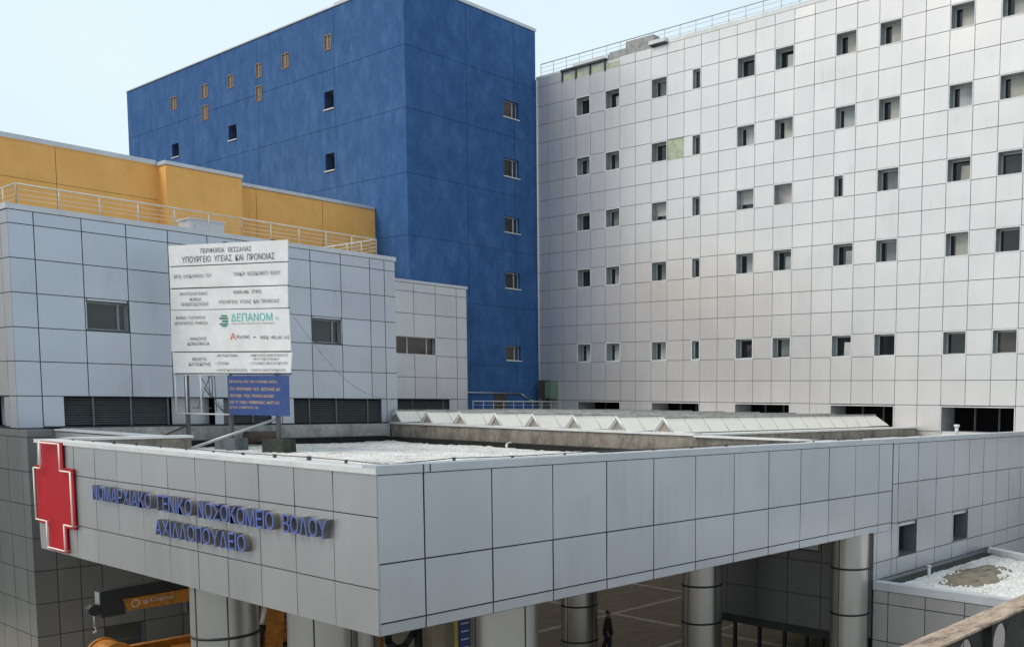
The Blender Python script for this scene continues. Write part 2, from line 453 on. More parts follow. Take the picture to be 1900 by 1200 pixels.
over[(7 + K0, rows[3])] = [(Yk[7 + K0], Yk[7 + K0] + .70, zs[10], zs[11])]
skip.add((16 + K0, rows[2]))
for k in (0, 1, 2, 5, 6, 7, 10, 11, 12, 15, 16, 17, 20, 21, 22, -3, -4, -5): skip.add((k + K0, 0))
for k in (20, 21, 22, 23): skip.add((k + K0, 18))
mb = MB(); facade(mb, 'X', XW, Yk, zs, skip, over, .034, .03, .0025)
mb.build('wall_panels', [M['white'], M['joint_w']], wb)
mb = MB()   # body behind the cladding
mb.box(XW + 2.2, 62, 9.9, 74, 0, 32.0)
mb.box(XW + .04, XW + 2.2, 9.9, 53.1, 31.9, 32.02); mb.box(XW + .04, 62, 9.86, 9.9, 0, 32.1)
mb.box(XW + .05, XW + 2.2, 9.9, 53.1, 0, 8.9)
mb.build('core_wall', M['white'], wb)
for r, zi in rows.items():
    for k, kind in WIN[r].items():
        window(wb, 'X', XW, Yk[k + K0] + .045, Yk[k + K0 + 1] - .045, zs[zi] + .03, zs[zi + 1] - .045, kind)
    y0 = Yk[15 + K0]; window(wb, 'X', XW, y0 + .05, y0 + .66, zs[zi] + .03, zs[zi + 1] - .045, 'teal', depth=.22)
y0 = Yk[8 + K0]; window(wb, 'X', XW, y0 - .62, y0 - .045, zs[10] + .03, zs[11] - .045, 'dark', depth=.3)
for k in (-5, 0, 5, 10, 15, 20):
    mb = MB(); a, b = Yk[k + K0] + .06, Yk[k + K0 + 3] - .06
    opening(mb, 'X', XW, a, b, 8.3, 10.15, 1.6, 0, 1)
    for q in ((a - .05, a, 8.9, 10.2), (b, b + .05, 8.9, 10.2), (a, b, 10.15, 10.2)):
        fbox(mb, 'X', XW, q[0], q[1], -.012, .02, q[2], q[3], 2)
    for u in (a + 1.3, b - 1.3): fbox(mb, 'X', XW, u - .05, u + .05, 1.3, 1.4, 8.31, 10.14, 3)
    mb.build('service_opening', [M['reveal'], M['black'], M['frame_w'], M['frame_d']], wb)
# stripped panels: green insulation showing
mb = MB(); fbox(mb, 'X', XW, Yk[16 + K0], Yk[17 + K0], .04, .1, zs[13], zs[14]); mb.build('bare_insulation', M['insul'], wb, 'square of green insulation beside a window')
mb = MB(); fbox(mb, 'X', XW, Yk[20 + K0], Yk[24 + K0], .045, .1, 31.53, 32.1); mb.build('bare_insulation', M['insul'], wb, 'strip of green insulation under the roof edge')
for y in (50.40, 49.09, 47.74, 46.38):
    mb = MB(); fbox(mb, 'X', XW, y - .07, y + .03, -.05, .05, 31.45, 32.1); mb.build('loose_bracket', M['frame_d'], wb)
mb = MB(); fbox(mb, 'X', XW, 46.2, 50.45, -.12, .1, 32.11, 32.22); mb.build('loose_strip', M['frame_d'], wb)
mb = MB(); mb.box(XW + .0, XW + .45, 9.9, 40.95, 32.11, 32.36); mb.box(XW, XW + .45, 50.5, 53.0, 32.11, 32.25); mb.box(XW + .1, XW + .5, 46.2, 49.5, 32.23, 32.5)
mb.build('parapet_cap', M['cap_white'], wb)
mb = MB(); mb.box(XW - .25, XW + .3, 40.97, 42.33, 32.2, 32.42); mb.box(XW - .2, XW + .3, 41.0, 42.3, 32.14, 32.2, 1)
mb.build('loose_cap', [M['cap_white'], M['frame_d']], wb)
mb = MB(); mb.box(XW + .05, XW + .8, 42.3, 46.0, 32.11, 32.55); mb.box(XW + .1, XW + .7, 42.25, 44.6, 32.55, 32.95)
mb.build('roof_upstand', M['concrete_l'], wb)
mb = MB(); rail_run(mb, (XW + .45, 10, 32.3), (XW + .45, 53.0, 32.3), 34, .92, .028, (.4, .72), .022)
mb.build('roof_railing', M['galv'], wb)
mb = MB(); mb.tube((XW - .03, 52.9, 9.2), (XW - .03, 52.9, 32), .05, 8)
mb.build('downpipe', M['cap_white'], wb)

# ================================================================ BLUE TOWER
XT, YT = 35.64, 53.03
bt = thing('stair_tower', (40.5, 70, 0), 'tall blue rendered tower between the ochre block and the white ward block', 'building')
tz = [9.0, 12.5, 16.45, 20.23, 23.95, 27.8, 31.48, 35.25]
tx = [35.64, 40.05, 43.85, 45.71]
RW = [(30.12, 29.02), (26.33, 25.15), (22.52, 21.47), (18.82, 17.75), (13.88, 12.90)]
def split(us, zs, holes):
    """cell rectangles cut around holes (u0,u1,z0,z1)"""
    over = {}; skip = set()
    for i in range(len(us) - 1):
        for k in range(len(zs) - 1):
            hs = [h for h in holes if h[0] < us[i + 1] and h[1] > us[i] and h[2] < zs[k + 1] and h[3] > zs[k]]
            if not hs: continue
            xs_ = sorted({us[i], us[i + 1]} | {x for h in hs for x in h[:2] if us[i] < x < us[i + 1]})
            ys_ = sorted({zs[k], zs[k + 1]} | {z for h in hs for z in h[2:] if zs[k] < z < zs[k + 1]})
            rs = []
            for a in range(len(xs_) - 1):
                for b in range(len(ys_) - 1):
                    cx_, cy_ = (xs_[a] + xs_[a + 1]) / 2, (ys_[b] + ys_[b + 1]) / 2
                    if not any(h[0] < cx_ < h[1] and h[2] < cy_ < h[3] for h in hs): rs.append((xs_[a], xs_[a + 1], ys_[b], ys_[b + 1]))
            over[(i, k)] = rs
    return over
def wall_with_grooves(mb, face, c, us, zs, holes, gap=.024, th=.03, z_split=True):
    """rendered wall: plain sheet cut round its windows, thin grooves between its bays"""
    for i in range(len(us) - 1):
        for k in range(len(zs) - 1):
            a0, a1, b0, b1 = us[i] + gap / 2, us[i + 1] - gap / 2, zs[k] + gap / 2, zs[k + 1] - gap / 2
            if i == 0: a0 = us[0]
            if i == len(us) - 2: a1 = us[-1]
            hs = [h for h in holes if h[0] < a1 and h[1] > a0 and h[2] < b1 and h[3] > b0]
            xs_ = sorted({a0, a1} | {min(max(x, a0), a1) for h in hs for x in h[:2]})
            ys_ = sorted({b0, b1} | {min(max(z, b0), b1) for h in hs for z in h[2:]})
            for a in range(len(xs_) - 1):
                for b in range(len(ys_) - 1):
                    cx_, cy_ = (xs_[a] + xs_[a + 1]) / 2, (ys_[b] + ys_[b + 1]) / 2
                    if any(h[0] < cx_ < h[1] and h[2] < cy_ < h[3] for h in hs): continue
                    mb.face([P(face, c, u, 0, z) for u, z in ((xs_[a], ys_[b]), (xs_[a + 1], ys_[b]), (xs_[a + 1], ys_[b + 1]), (xs_[a], ys_[b + 1]))], 0)
    for z in zs[1:-1]:
        for (u0, u1) in [(us[0], us[-1])]:
            cuts = [(h[0], h[1]) for h in holes if h[2] < z < h[3]]
            if not cuts: mb.face([P(face, c, u, th, zz) for u, zz in ((u0, z - gap), (u1, z - gap), (u1, z + gap), (u0, z + gap))], 1)
    for u in us[1:-1]: mb.face([P(face, c, uu, th + .004, z) for uu, z in ((u - gap, zs[0]), (u + gap, zs[0]), (u + gap, zs[-1]), (u - gap, zs[-1]))], 1)
holesR = [(42.97, 44.22, b, a) for a, b in RW]
mb = MB(); wall_with_grooves(mb, 'Y', YT, tx, tz, holesR)
LW = [(60.87, 61.98, 29.02, 30.15), (60.95, 62.05, 25.1, 26.2), (73.75, 74.93, 28.9, 29.95), (82.95, 84.12, 28.9, 29.92)]
VT = [(60.97, 61.8, 32.72, 33.7), (66.25, 67.16, 32.55, 33.57), (69.86, 70.69, 32.58, 33.57), (69.92, 70.79, 30.98, 32.05), (73.87, 74.76, 32.57, 33.52), (77.83, 78.86, 32.52, 33.53), (77.86, 78.9, 30.92, 32.02), (82.97, 84.0, 32.48, 33.48)]
ty = [53.03, 60.7, 70.5, 80.3, 91.95]
wall_with_grooves(mb, 'X', XT, ty, tz, LW + VT)
mb.face([(XT, 91.95, 9), (45.71, 91.95, 9), (45.71, 91.95, 35.2), (XT, 91.95, 35.2)]); mb.face([(XT, YT, 35.2), (45.71, YT, 35.2), (45.71, 91.95, 35.2), (XT, 91.95, 35.2)])
mb.face([(45.71, YT, 9), (45.71, 91.95, 9), (45.71, 91.95, 35.25), (45.71, YT, 35.25)])
mb.face([(XT, YT, 0), (45.71, YT, 0), (45.71, YT, 9.), (XT, YT, 9.)]); mb.face([(XT, YT, 0), (XT, 91.95, 0), (XT, 91.95, 9.), (XT, YT, 9.)])
mb.build('wall', [M['blue'], M['blue_joint']], bt)
mb = MB(); mb.box(XT - .06, 45.76, YT - .06, YT + .4, 35.26, 35.46); mb.box(XT - .06, XT + .4, YT + .4, 60.5, 35.26, 35.46); mb.box(XT - .06, XT + .4, 60.52, 91.98, 35.26, 35.34)
mb.build('parapet_cap', M['cap'], bt)
for i, h in enumerate(holesR):
    window(bt, 'Y', YT, *h[:2], *h[2:], 'brown' if i in (0, 4) else 'dark', depth=.25, rim=False, sill=True, mullion=[43.85], rev='blue', fw=.055)
for h in LW: window(bt, 'X', XT, *h, 'dark', depth=.4, rim=False, sill=True, fr='frame_d', rev='blue_joint')
for h in VT:
    mb = MB(); opening(mb, 'X', XT, *h, .12, 0, 0)
    for q in ((h[0], h[0] + .07, h[2], h[3]), (h[1] - .07, h[1], h[2], h[3]), (h[0] + .07, h[1] - .07, h[2], h[2] + .07), (h[0] + .07, h[1] - .07, h[3] - .07, h[3])): fbox(mb, 'X', XT, q[0], q[1], -.03, .11, q[2], q[3], 1)
    um = (h[0] + h[1]) / 2; fbox(mb, 'X', XT, um - .05, um + .05, -.01, .1, h[2] + .07, h[3] - .07, 2)
    z = h[2] + .12
    while z < h[3] - .12:
        for a, b in ((h[0] + .07, um - .05), (um + .05, h[1] - .07)): mb.face([P('X', XT, a, .06, z + .083), P('X', XT, b, .06, z + .083), P('X', XT, b, .02, z), P('X', XT, a, .02, z)], 2)
        z += .085
    mb.build('vent_grille', [M['vent_d'], M['vent_d'], M['vent']], bt)
mb = MB(); mb.path([(37.9, YT - .1, 10.68), (44.1, YT - .1, 10.66), (44.85, YT - .1, 10.2), (45.6, YT - .1, 10.12)], .06, 8)
mb.build('pipe', M['galv'], bt)
mb = MB(); fbox(mb, 'Y', YT, 41.9, 42.9, -.05, .0, 9.12, 10.55); fbox(mb, 'Y', YT, 42.3, 42.33, -.07, -.05, 9.2, 10.45)
mb.build('door', M['brownbox'], bt)

# ================================================================ OCHRE BLOCK
yb = thing('ochre_block', (22, 60, 0), 'ochre yellow rendered block with grey coping behind the roof railing, left', 'building')
mb = MB()
wall_with_grooves(mb, 'Y', 56.48, [27.3, 28.26, 32.17, 35.62], [9, 22.02], [])
wall_with_grooves(mb, 'Y', 56.48, [8, 13.9, 18.66, 23.2], [9, 20.5, 22.28], [])
wall_with_grooves(mb, 'Y', 55.5, [23.18, 27.01], [9, 22.22], [])
mb.face([(23.18, 55.5, 9), (23.18, 56.48, 9), (23.18, 56.48, 22.22), (23.18, 55.5, 22.22)]); mb.face([(27.01, 55.5, 9), (27.01, 56.48, 9), (27.01, 56.48, 22.22), (27.01, 55.5, 22.22)])
mb.face([(8, 56.48, 22.0), (35.6, 56.48, 22.0), (35.6, 75, 22.0), (8, 75, 22.0)]); mb.face([(8, 56.48, 0), (8, 75, 0), (8, 75, 22), (8, 56.48, 22)]); mb.face([(8, 75, 0), (35.6, 75, 0), (35.6, 75, 22), (8, 75, 22)])
mb.build('wall', [M['yellow'], M['yellow_joint']], yb)
mb = MB(); mb.box(27.08, 35.6, 56.42, 56.8, 22.03, 22.22); mb.box(8, 23.1, 56.42, 56.8, 22.29, 22.52); mb.box(23.12, 27.07, 55.44, 56.9, 22.23, 22.42)
mb.build('coping', M['cap'], yb)

# ================================================================ LEFT PANELLED BLOCK
YL = 43.07; XL = 12.66; XR = 28.17
lb = thing('clinic_block', (20, 50, 0), 'pale blue-grey panelled block behind the billboard, with dark louvres and a white roof railing', 'building')
lx = [12.66, 13.44, 14.95, 16.45, 17.95, 19.46, 20.95, 22.40, 23.87, 25.34, 26.81, 27.58, 28.17]
lz = [9.05, 10.24, 11.51, 12.75, 14.0, 15.24, 16.47, 16.96]
holes = [(15.02, 16.40, 12.79, 13.89), (23.9, 25.28, 12.79, 13.9), (14.13, 19.52, 9.1, 10.24), (19.9, 21.9, 9.1, 10.2), (22.95, 27.27, 9.1, 10.24)]
over = split(lx, lz, holes)
mb = MB(); facade(mb, 'Y', YL, lx, lz, (), over, .032, .03, .002)
ly = [43.07, 43.85, 45.35, 46.85, 48.35, 49.85, 51.35, 52.85, 54.35, 55.85]
facade(mb, 'X', XL, ly, lz, (), split(ly, lz, [(44.4, 46.5, 9.1, 10.2)]), .032, .03, .002)
rz_ = [9.05 + 1.2 * i for i in range(7)] + [16.96]
facade_r = [43.07, 45.5, 48, 50.5, 53, 56]
mb.face([(XR, y, z) for y, z in ((43.1, 9), (56.4, 9), (56.4, 16.95), (43.1, 16.95))], 0)
mb.build('wall_panels', [M['leftpanel'], M['joint']], lb)
mb = MB(); mb.box(XL + .5, XR - .05, YL + .5, 56.4, 9.05, 16.9)
mb.box(XL - .04, XR + .05, YL - .04, YL + .45, 16.97, 17.17); mb.box(XL - .04, XL + .45, YL + .45, 56.4, 16.97, 17.17); mb.box(XR - .4, XR + .05, YL + .45, 56.4, 16.97, 17.17)
mb.build('parapet_cap', M['cap'], lb)
window(lb, 'Y', YL, 15.02, 16.40, 12.79, 13.89, 'teal', depth=.2, rim=False, mullion=[16.12], fw=.07, fr='frame_m')
window(lb, 'Y', YL, 23.9, 25.28, 12.79, 13.9, 'teal', depth=.2, rim=False, mullion=[24.95], fw=.07, fr='frame_m')
louver(lb, 'Y', YL, 14.13, 17.85, 9.12, 10.22, (15.1, 16.4, 17.75)); louver(lb, 'Y', YL, 22.95, 27.27, 9.1, 10.22, (23.7, 25.0, 26.6))
mb = MB(); opening(mb, 'Y', YL, 17.85, 19.52, 9.12, 10.22, 1.2, 0, 0); opening(mb, 'Y', YL, 19.9, 21.9, 9.12, 10.18, .2, 1, 1); opening(mb, 'X', XL, 44.4, 46.5, 9.1, 10.2, .8, 0, 0)
mb.build('service_opening', [M['black'], M['louver']], lb)
louver(lb, 'Y', YL + .02, 20.3, 21.85, 9.15, 10.15, (21.1,), .12)
mb = MB()
for a, b, n in (((13.0, 43.2, 17.17), (20.95, 43.2, 17.17), 6), ((20.95, 43.2, 17.17), (27.28, 43.2, 17.17), 5), ((13.0, 43.2, 17.17), (13.0, 55, 17.17), 9), ((27.28, 43.2, 17.17), (27.28, 52, 17.17), 7)):
    rail_run(mb, a, b, n, .74, .03, (.28, .5, .75), .024)
mb.build('roof_railing', M['rail'], lb)
mb = MB(); mb.box(20.56, 22.0, 47, 48.2, 16.9, 18.2); mb.box(20.5, 22.06, 46.94, 48.26, 18.2, 18.27); mb.box(20.75, 21.8, 46.97, 47, 17.3, 18.0)
tag(mb.build('roof_unit', M['cap']), 'grey sheet-metal box on the roof behind the white railing', 'roof unit')
# ground storeys of the block
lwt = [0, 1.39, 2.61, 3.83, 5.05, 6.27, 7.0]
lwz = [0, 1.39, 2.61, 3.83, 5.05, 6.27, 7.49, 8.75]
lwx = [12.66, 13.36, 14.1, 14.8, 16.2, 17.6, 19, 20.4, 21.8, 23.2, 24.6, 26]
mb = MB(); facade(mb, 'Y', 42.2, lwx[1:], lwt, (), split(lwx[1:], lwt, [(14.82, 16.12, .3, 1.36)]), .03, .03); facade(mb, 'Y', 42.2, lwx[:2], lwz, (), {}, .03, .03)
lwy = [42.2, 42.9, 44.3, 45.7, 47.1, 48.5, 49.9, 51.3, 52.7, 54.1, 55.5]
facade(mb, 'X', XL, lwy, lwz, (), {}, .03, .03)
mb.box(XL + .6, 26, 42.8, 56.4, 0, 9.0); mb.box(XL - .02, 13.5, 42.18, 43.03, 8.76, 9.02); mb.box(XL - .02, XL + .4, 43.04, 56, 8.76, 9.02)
mb.build('ground_storey', [M['shaded_panel'], M['joint']], lb)
window(lb, 'Y', 42.2, 14.82, 16.12, .3, 1.36, 'teal', depth=.15, rim=False, fr='frame_d', rev='reveal_d')

# ================================================================ LOWER ANNEX
ab = thing('link_block', (33, 51.5, 0), 'narrow grey panelled annex with a strip window, against the foot of the blue tower', 'building')
ax = [28.3, 29.6, 31.1, 32.6, 34.07, 35.53, 37.01, 37.76]; az = [9.05, 10.24, 11.51, 12.8, 13.9, 15.2, 16.47, 16.96]
mb = MB(); facade(mb, 'Y', 50.3, ax, az, (), split(ax, az, [(31.1, 35.5, 12.83, 13.87), (31.1, 36.4, 9.1, 10.22)]), .03, .03)
mb.face([(37.76, 50.3, 9), (37.76, 53, 9), (37.76, 53, 16.96), (37.76, 50.3, 16.96)])
mb.build('wall_panels', [M['bluegrey_skylit'], M['joint']], ab)
mb = MB(); mb.box(28.3, 37.82, 50.26, 53.0, 16.97, 17.13); mb.build('parapet_cap', M['cap'], ab)
window(ab, 'Y', 50.3, 31.1, 35.5, 12.83, 13.87, 'brown', depth=.2, rim=True, mullion=[32.3, 33.7, 35.0], fw=.05)
louver(ab, 'Y', 50.3, 31.1, 36.4, 9.12, 10.2, (33.9, 36.0))

# ================================================================ ENTRANCE CANOPY
XC, YC = 10.30, 16.47
cn = thing('entrance_canopy', (19, 25, 0), 'large silver-panelled entrance canopy on round columns in the foreground, carrying the red cross', 'canopy')
fy = [16.47, 17.98, 19.43, 20.88, 22.35, 23.79, 25.22, 26.65, 28.11, 29.53, 30.93, 32.33, 33.7]
mb = MB(); facade(mb, 'X', XC, fy, [5.83, 6.74, 8.12, 8.96], (), {}, .023, .03, .003)
mb.build('front_fascia', [M['silver'], M['joint']], cn)
fx = [10.30, 11.30, 12.93, 14.59, 16.26, 17.91, 19.54, 21.20, 22.87, 24.54, 26.18, 27.84, 29.45, 30.43]
mb = MB(); facade(mb, 'Y', YC, fx, [5.83, 6.08, 7.22, 8.92], (), {}, .032, .03, .003)
mb.build('side_fascia', [M['bluegrey_skylit'], M['joint']], cn)
mb = MB()
facade(mb, 'Y', 33.7, [10.3, 11.9, 13.5], [5.83, 6.74, 8.12, 8.96], (), {}, .03, -.03)
facade(mb, 'X', 13.5, [33.73, 35.1, 36.5, 37.9, 39.3, 40.7, 42.18], [5.83, 6.74, 8.12, 8.96], (), {}, .03, .03)
mb.build('back_fascia', [M['silver'], M['joint']], cn)
mb = MB(); mb.box(10.36, 27.93, 16.53, 33.62, 5.86, 8.1); mb.box(13.56, 27.93, 33.64, 42.17, 5.86, 8.1); mb.box(13.56, 27.93, 42.19, 43.04, 7.0, 8.1); mb.box(27.95, 45.6, 16.54, 23.6, 5.86, 8.1)
mb.build('roof_slab', M['cap_white'], cn)
mb = MB()
mb.box(10.345, 10.8, 16.53, 33.62, 8.1, 8.98); mb.box(10.8, 27.5, 16.515, 16.95, 8.1, 8.98); mb.box(10.8, 14.3, 33.2, 33.62, 8.1, 8.98); mb.box(13.56, 13.95, 33.64, 42.17, 8.1, 8.98)
mb.build('roof_kerb', M['concrete'], cn)
mb = MB(); mb.box(13.95, 27.5, 42.72, 43.02, 8.1, 9.05); mb.build('roof_kerb', M['concrete_l'], cn)
mb = MB(); mb.box(27.56, 27.93, 16.96, 42.7, 8.1, 9.03); mb.box(27.94, 45.6, 23.35, 23.68, 8.1, 9.02)
mb.build('roof_kerb', M['concrete'], cn)
mb = MB()
mb.box(XC - .03, 10.9, 16.9, 33.74, 8.985, 9.03, 1); mb.box(XC - .035, XC + .0, 16.44, 33.74, 8.93, 9.034, 1)
mb.box(XC - .03, 30.42, YC - .035, YC + .42, 8.99, 9.09, 0); mb.box(XC - .03, 30.42, YC - .035, YC - .001, 8.925, 8.99, 0)
mb.box(10.91, 14.35, 33.15, 33.75, 8.985, 9.06, 1); mb.box(13.46, 14.0, 33.76, 42.15, 8.985, 9.04, 0)
mb.box(27.5, 27.99, 23.3, 42.7, 9.04, 9.13, 1); mb.box(28.0, 45.6, 23.28, 23.75, 9.03, 9.1, 1); mb.box(27.45, 27.98, 16.93, 23.27, 9.0, 9.06, 1)
for i, x in enumerate((11.28, 11.43)): mb.box(x - .012, x + .012, YC - .042, YC - .036, 8.93, 9.08, 2)
mb.build('cap_flashing', [M['cap'], M['cap_white'], M['joint']], cn)
for q in ((13.96, 27.19, 42.45, 42.715, 8.11, 8.47), (27.2, 27.555, 17.0, 42.7, 8.11, 8.42), (10.81, 14.25, 33.0, 33.195, 8.11, 8.5)):   # dark gutters at the foot of the kerbs
    mb = MB(); mb.box(*q); mb.build('gutter', M['felt'], cn)

def gravel(name, x0, x1, y0, y1, z, step=.25, mat='gravel', bumps=.05, hole=None, label='', cat='gravel'):
    mb = MB(); nx, ny = max(2, int((x1 - x0) / step)), max(2, int((y1 - y0) / step)); rnd = random.Random(3)
    vs = [[(x0 + (x1 - x0) * i / nx, y0 + (y1 - y0) * j / ny, z + rnd.gauss(0, bumps * .3) + .03 * math.sin(i * .23) * math.cos(j * .19)) for j in range(ny + 1)] for i in range(nx + 1)]
    n = len(mb.v)
    for r_ in vs: mb.v += r_
    for i in range(nx):
        for j in range(ny):
            a = n + i * (ny + 1) + j
            if hole and mb.v[a][0] < hole[0] and mb.v[a][1] > hole[1]: continue
            mb.f.append((a, a + ny + 1, a + ny + 2, a + 1)); mb.m.append(0); mb.t.append(.5); mb.sm.append(True)
    return tag(mb.build(name, M[mat]), label, cat, None, 'stuff')
gravel('roof_gravel', 10.81, 27.4, 16.96, 42.6, 8.21, .22, label='white gravel spread over the canopy roof, under the billboard', cat='gravel', hole=(14.0, 33.15))
gravel('roof_gravel', 28.0, 45.6, 17.0, 23.3, 8.62, .22, label='pale gravel on the strip of roof between skylights and ward block', cat='gravel')

# skylights
mb = MB(); ys_ = [23.7] + [25.19 + 2.53 * k + q for k in range(8) for q in (-.42, .42)] + [43.35]
for i in range(0, len(ys_), 2): mb.box(27.94, 45.18, ys_[i], ys_[i + 1], 8.75, 9.06)
mb.box(45.19, 45.6, 23.7, 43.35, 8.75, 9.05); mb.box(37.8, 45.6, 50.29, 53.0, 8.75, 9.05)
hall = thing('hall_roof', (36, 35, 8), 'flat pale hall roof carrying the row of skylights, at the foot of the ward block', 'roof')
mb.build('roof_slab', M['cap_white'], hall)
def skylight(y, x0, x1, which):
    hw, zb, zr = .47, 9.135, 9.67
    t = thing('skylight', (x0, y, zb), 'white ridged skylight with a triangular end, ' + which + ' of eight', 'skylight', 'ridged skylights in a row')
    mb = MB(); hip = .7
    A0, A1, Rg0, Rg1, B0, B1 = (x0, y - hw, zb), (x1, y - hw, zb), (x0, y, zr), (x1 - hip, y, zr), (x0, y + hw, zb), (x1, y + hw, zb)
    mb.face([A0, A1, Rg1, Rg0]); mb.face([Rg0, Rg1, B1, B0]); mb.face([A1, B1, Rg1])
    mb.build('glazing', M['skylight'], t)
    g = MB(); g.face([(x0 + .1, y - hw * .8, zb), (x0 + .1, y, zr - .1), (x0 + .1, y + hw * .8, zb)]); g.build('gable', M['gable'], t)
    b = MB()
    for s in (-1, 1): b.tube((x0 + .02, y + s * hw, zb), (x0 + .02, y, zr), .045, 6)
    b.tube((x0, y, zr + .015), (x1 - hip, y, zr + .015), .045, 6, 2)
    n = 14
    for i in range(1, n):
        x = x0 + (x1 - hip - x0) * i / n
        b.tube((x + .0, y - hw - .005, zb), (x, y - .005, zr), .016, 5, 1)
    b.build('trim', [M['frame_w'], M['skyjoint'], M['concrete_l']], t)
    return t
ORD = ['first from the front', 'second from the front', 'third from the front', 'fourth from the front', 'fifth from the front', 'sixth from the front', 'seventh from the front', 'last from the front']
for k in range(8): skylight(25.19 + 2.53 * k, 27.9, 45.2, ORD[k])

# terrace railing by the tower
t = thing('terrace_railing', (41, 50, 9.05), 'white metal railing at the foot of the blue tower', 'railing')
mb = MB(); rail_run(mb, (37.9, 50, 9.06), (45.0, 50, 9.06), 9, 1.07, .035, (.3, .55, .78), .02); mb.build('rail', M['rail'], t)
t = thing('pipe_cabinet', (45.4, 51.7, 9.05), 'green and brown service cabinet in the corner between the blue tower and the ward block', 'cabinet')
mb = MB(); mb.box(45.15, 45.66, 51.05, 51.7, 10.35, 11.5); mb.box(45.1, 45.15, 51.12, 51.63, 10.45, 11.4); mb.build('box', M['greenbox'], t)
mb = MB(); mb.box(45.2, 45.66, 51.8, 52.4, 10.3, 11.6); mb.tube((45.4, 51.75, 9.06), (45.4, 51.75, 10.4), .12, 8); mb.tube((45.4, 52.15, 9.06), (45.4, 52.15, 10.4), .09, 8); mb.build('pipework', M['brownbox'], t)

# roof pipe, vents
t = thing('roof_vent', (43.5, 20.3, 8.6), 'white vent pipe on a square base on the pale gravel by the ward block', 'vent')
mb = MB(); mb.box(42.9, 44.1, 19.6, 20.6, 8.62, 8.86); mb.tube((43.6, 20.1, 8.86), (43.6, 20.1, 9.2), .09, 10); mb.tube((43.6, 20.1, 9.2), (43.6, 20.1, 9.32), .14, 10); mb.build('vent_pipe', M['frame_w'], t)
t = thing('overflow_spout', (27.4, 33.4, 8.4), 'small white overflow spout in the stained kerb of the canopy roof', 'spout')
mb = MB(); mb.tube((27.45, 33.6, 8.42), (27.2, 33.6, 8.36), .07, 8); mb.tube((27.2, 33.6, 8.36), (27.2, 33.6, 8.2), .07, 8); mb.build('spout_pipe', M['frame_w'], t)

# lightning conductor along the canopy edge
lc = thing('lightning_cable', (11, 17, 9.1), 'thin dark lightning cable on small clips along the edge of the canopy roof', 'cable')
mb = MB(); pts = [(10.75, 16.85 + i * 1.4, 9.08 + .02 * math.sin(i)) for i in range(12, -1, -1)] + [(10.75 + i * 1.5, 16.8, 9.13 + .015 * math.sin(i * 2)) for i in range(1, 13)]
mb.path(pts, .011, 5); mb.build('wire', M['cable'], lc)
for p in pts:
    e_ = random.uniform(.015, .036); mb = MB(); mb.box(p[0] - e_, p[0] + e_, p[1] - e_, p[1] + e_, p[2] - .06, p[2] + e_ * .6); mb.build('clip', M['cable'], lc)

# ================================================================ RED CROSS
rc = thing('red_cross_sign', (10.2, 32.2, 7.5), 'red cross sign outlined by a cream tube, at the left end of the canopy front', 'sign')
pl = [(33.15, 9.0), (31.55, 9.0), (31.55, 8.3), (30.85, 8.3), (30.85, 6.62), (31.5, 6.62), (31.5, 5.9), (32.85, 5.9), (32.85, 6.62), (33.6, 6.62), (33.6, 8.3), (33.15, 8.3)]
mb = MB(); mb.prism([(10.27, y, z) for y, z in pl], (-.03, 0, 0)); mb.build('cross_panel', M['red'], rc)
ol = [(32.9, 8.97), (31.45, 8.97), (31.45, 8.23), (30.73, 8.23), (30.73, 6.74), (31.34, 6.74), (31.34, 6.0), (32.62, 6.0), (32.62, 6.74), (33.42, 6.74), (33.42, 8.23), (32.9, 8.23)]
mb = MB(); q = [(10.13, y, z) for y, z in ol]; mb.path(q + [q[0]], .02, 8); mb.build('neon_tube', M['neon'], rc)
mb = MB()
for y, z in ol[::2]: mb.tube((10.13, y, z), (10.26, y, z), .012, 6)
mb.build('tube_holder', M['galv'], rc)

# ================================================================ LETTERING ON THE CANOPY
def sign_line(label, words):
    root = thing('canopy_lettering', (10.15, words[0][1], words[0][3]), label, 'sign lettering')
    for s, ya, yb, zl in words:
        vs, fs, nz = text_mesh(s, 1.); w_all = max(v[0] for v in vs) - min(v[0] for v in vs)
        x = 0.; full = (ya - yb); pos = []
        for ch in s:     # widths of the letters one by one
            v1, _, _ = text_mesh(ch, 1.); w = max(v[0] for v in v1) - min(v[0] for v in v1); pos.append((ch, x, w)); x += w + .10
        x -= .10
        for ch, a, w in pos:
            mb = MB()
            put_text(mb, ch, (10.16, ya - a / x * full, zl), (0, -1, 0), (0, 0, 1), w / x * full, .385, 0, 1, .15, (1, 0, 0))
            # text front faces -X: the extrusion runs from the front back to the wall
            mb.m = [1] * len(mb.m)
            n0 = len(mb.f)
            for k in range(n0):
                ps = [Vector(mb.v[i]) for i in mb.f[k]]
                if all(abs(p.x - 10.16) < .002 for p in ps): mb.m[k] = 0
            mb.build('letter', [M['letter'], M['letter_side']], root)
sign_line('long upper line of raised blue Greek capitals on the canopy front', [('ΝΟΜΑΡΧΙΑΚΟ', 29.36, 25.85, 7.58), ('ΓΕΝΙΚΟ', 25.5, 23.7, 7.58), ('ΝΟΣΟΚΟΜΕΙΟ', 23.42, 20.03, 7.575), ('ΒΟΛΟΥ', 19.66, 18.0, 7.575)])
sign_line('short lower line of raised blue Greek capitals on the canopy front', [('ΑΧΙΛΛΟΠΟΥΛΕΙΟ', 25.68, 21.26, 6.98)])

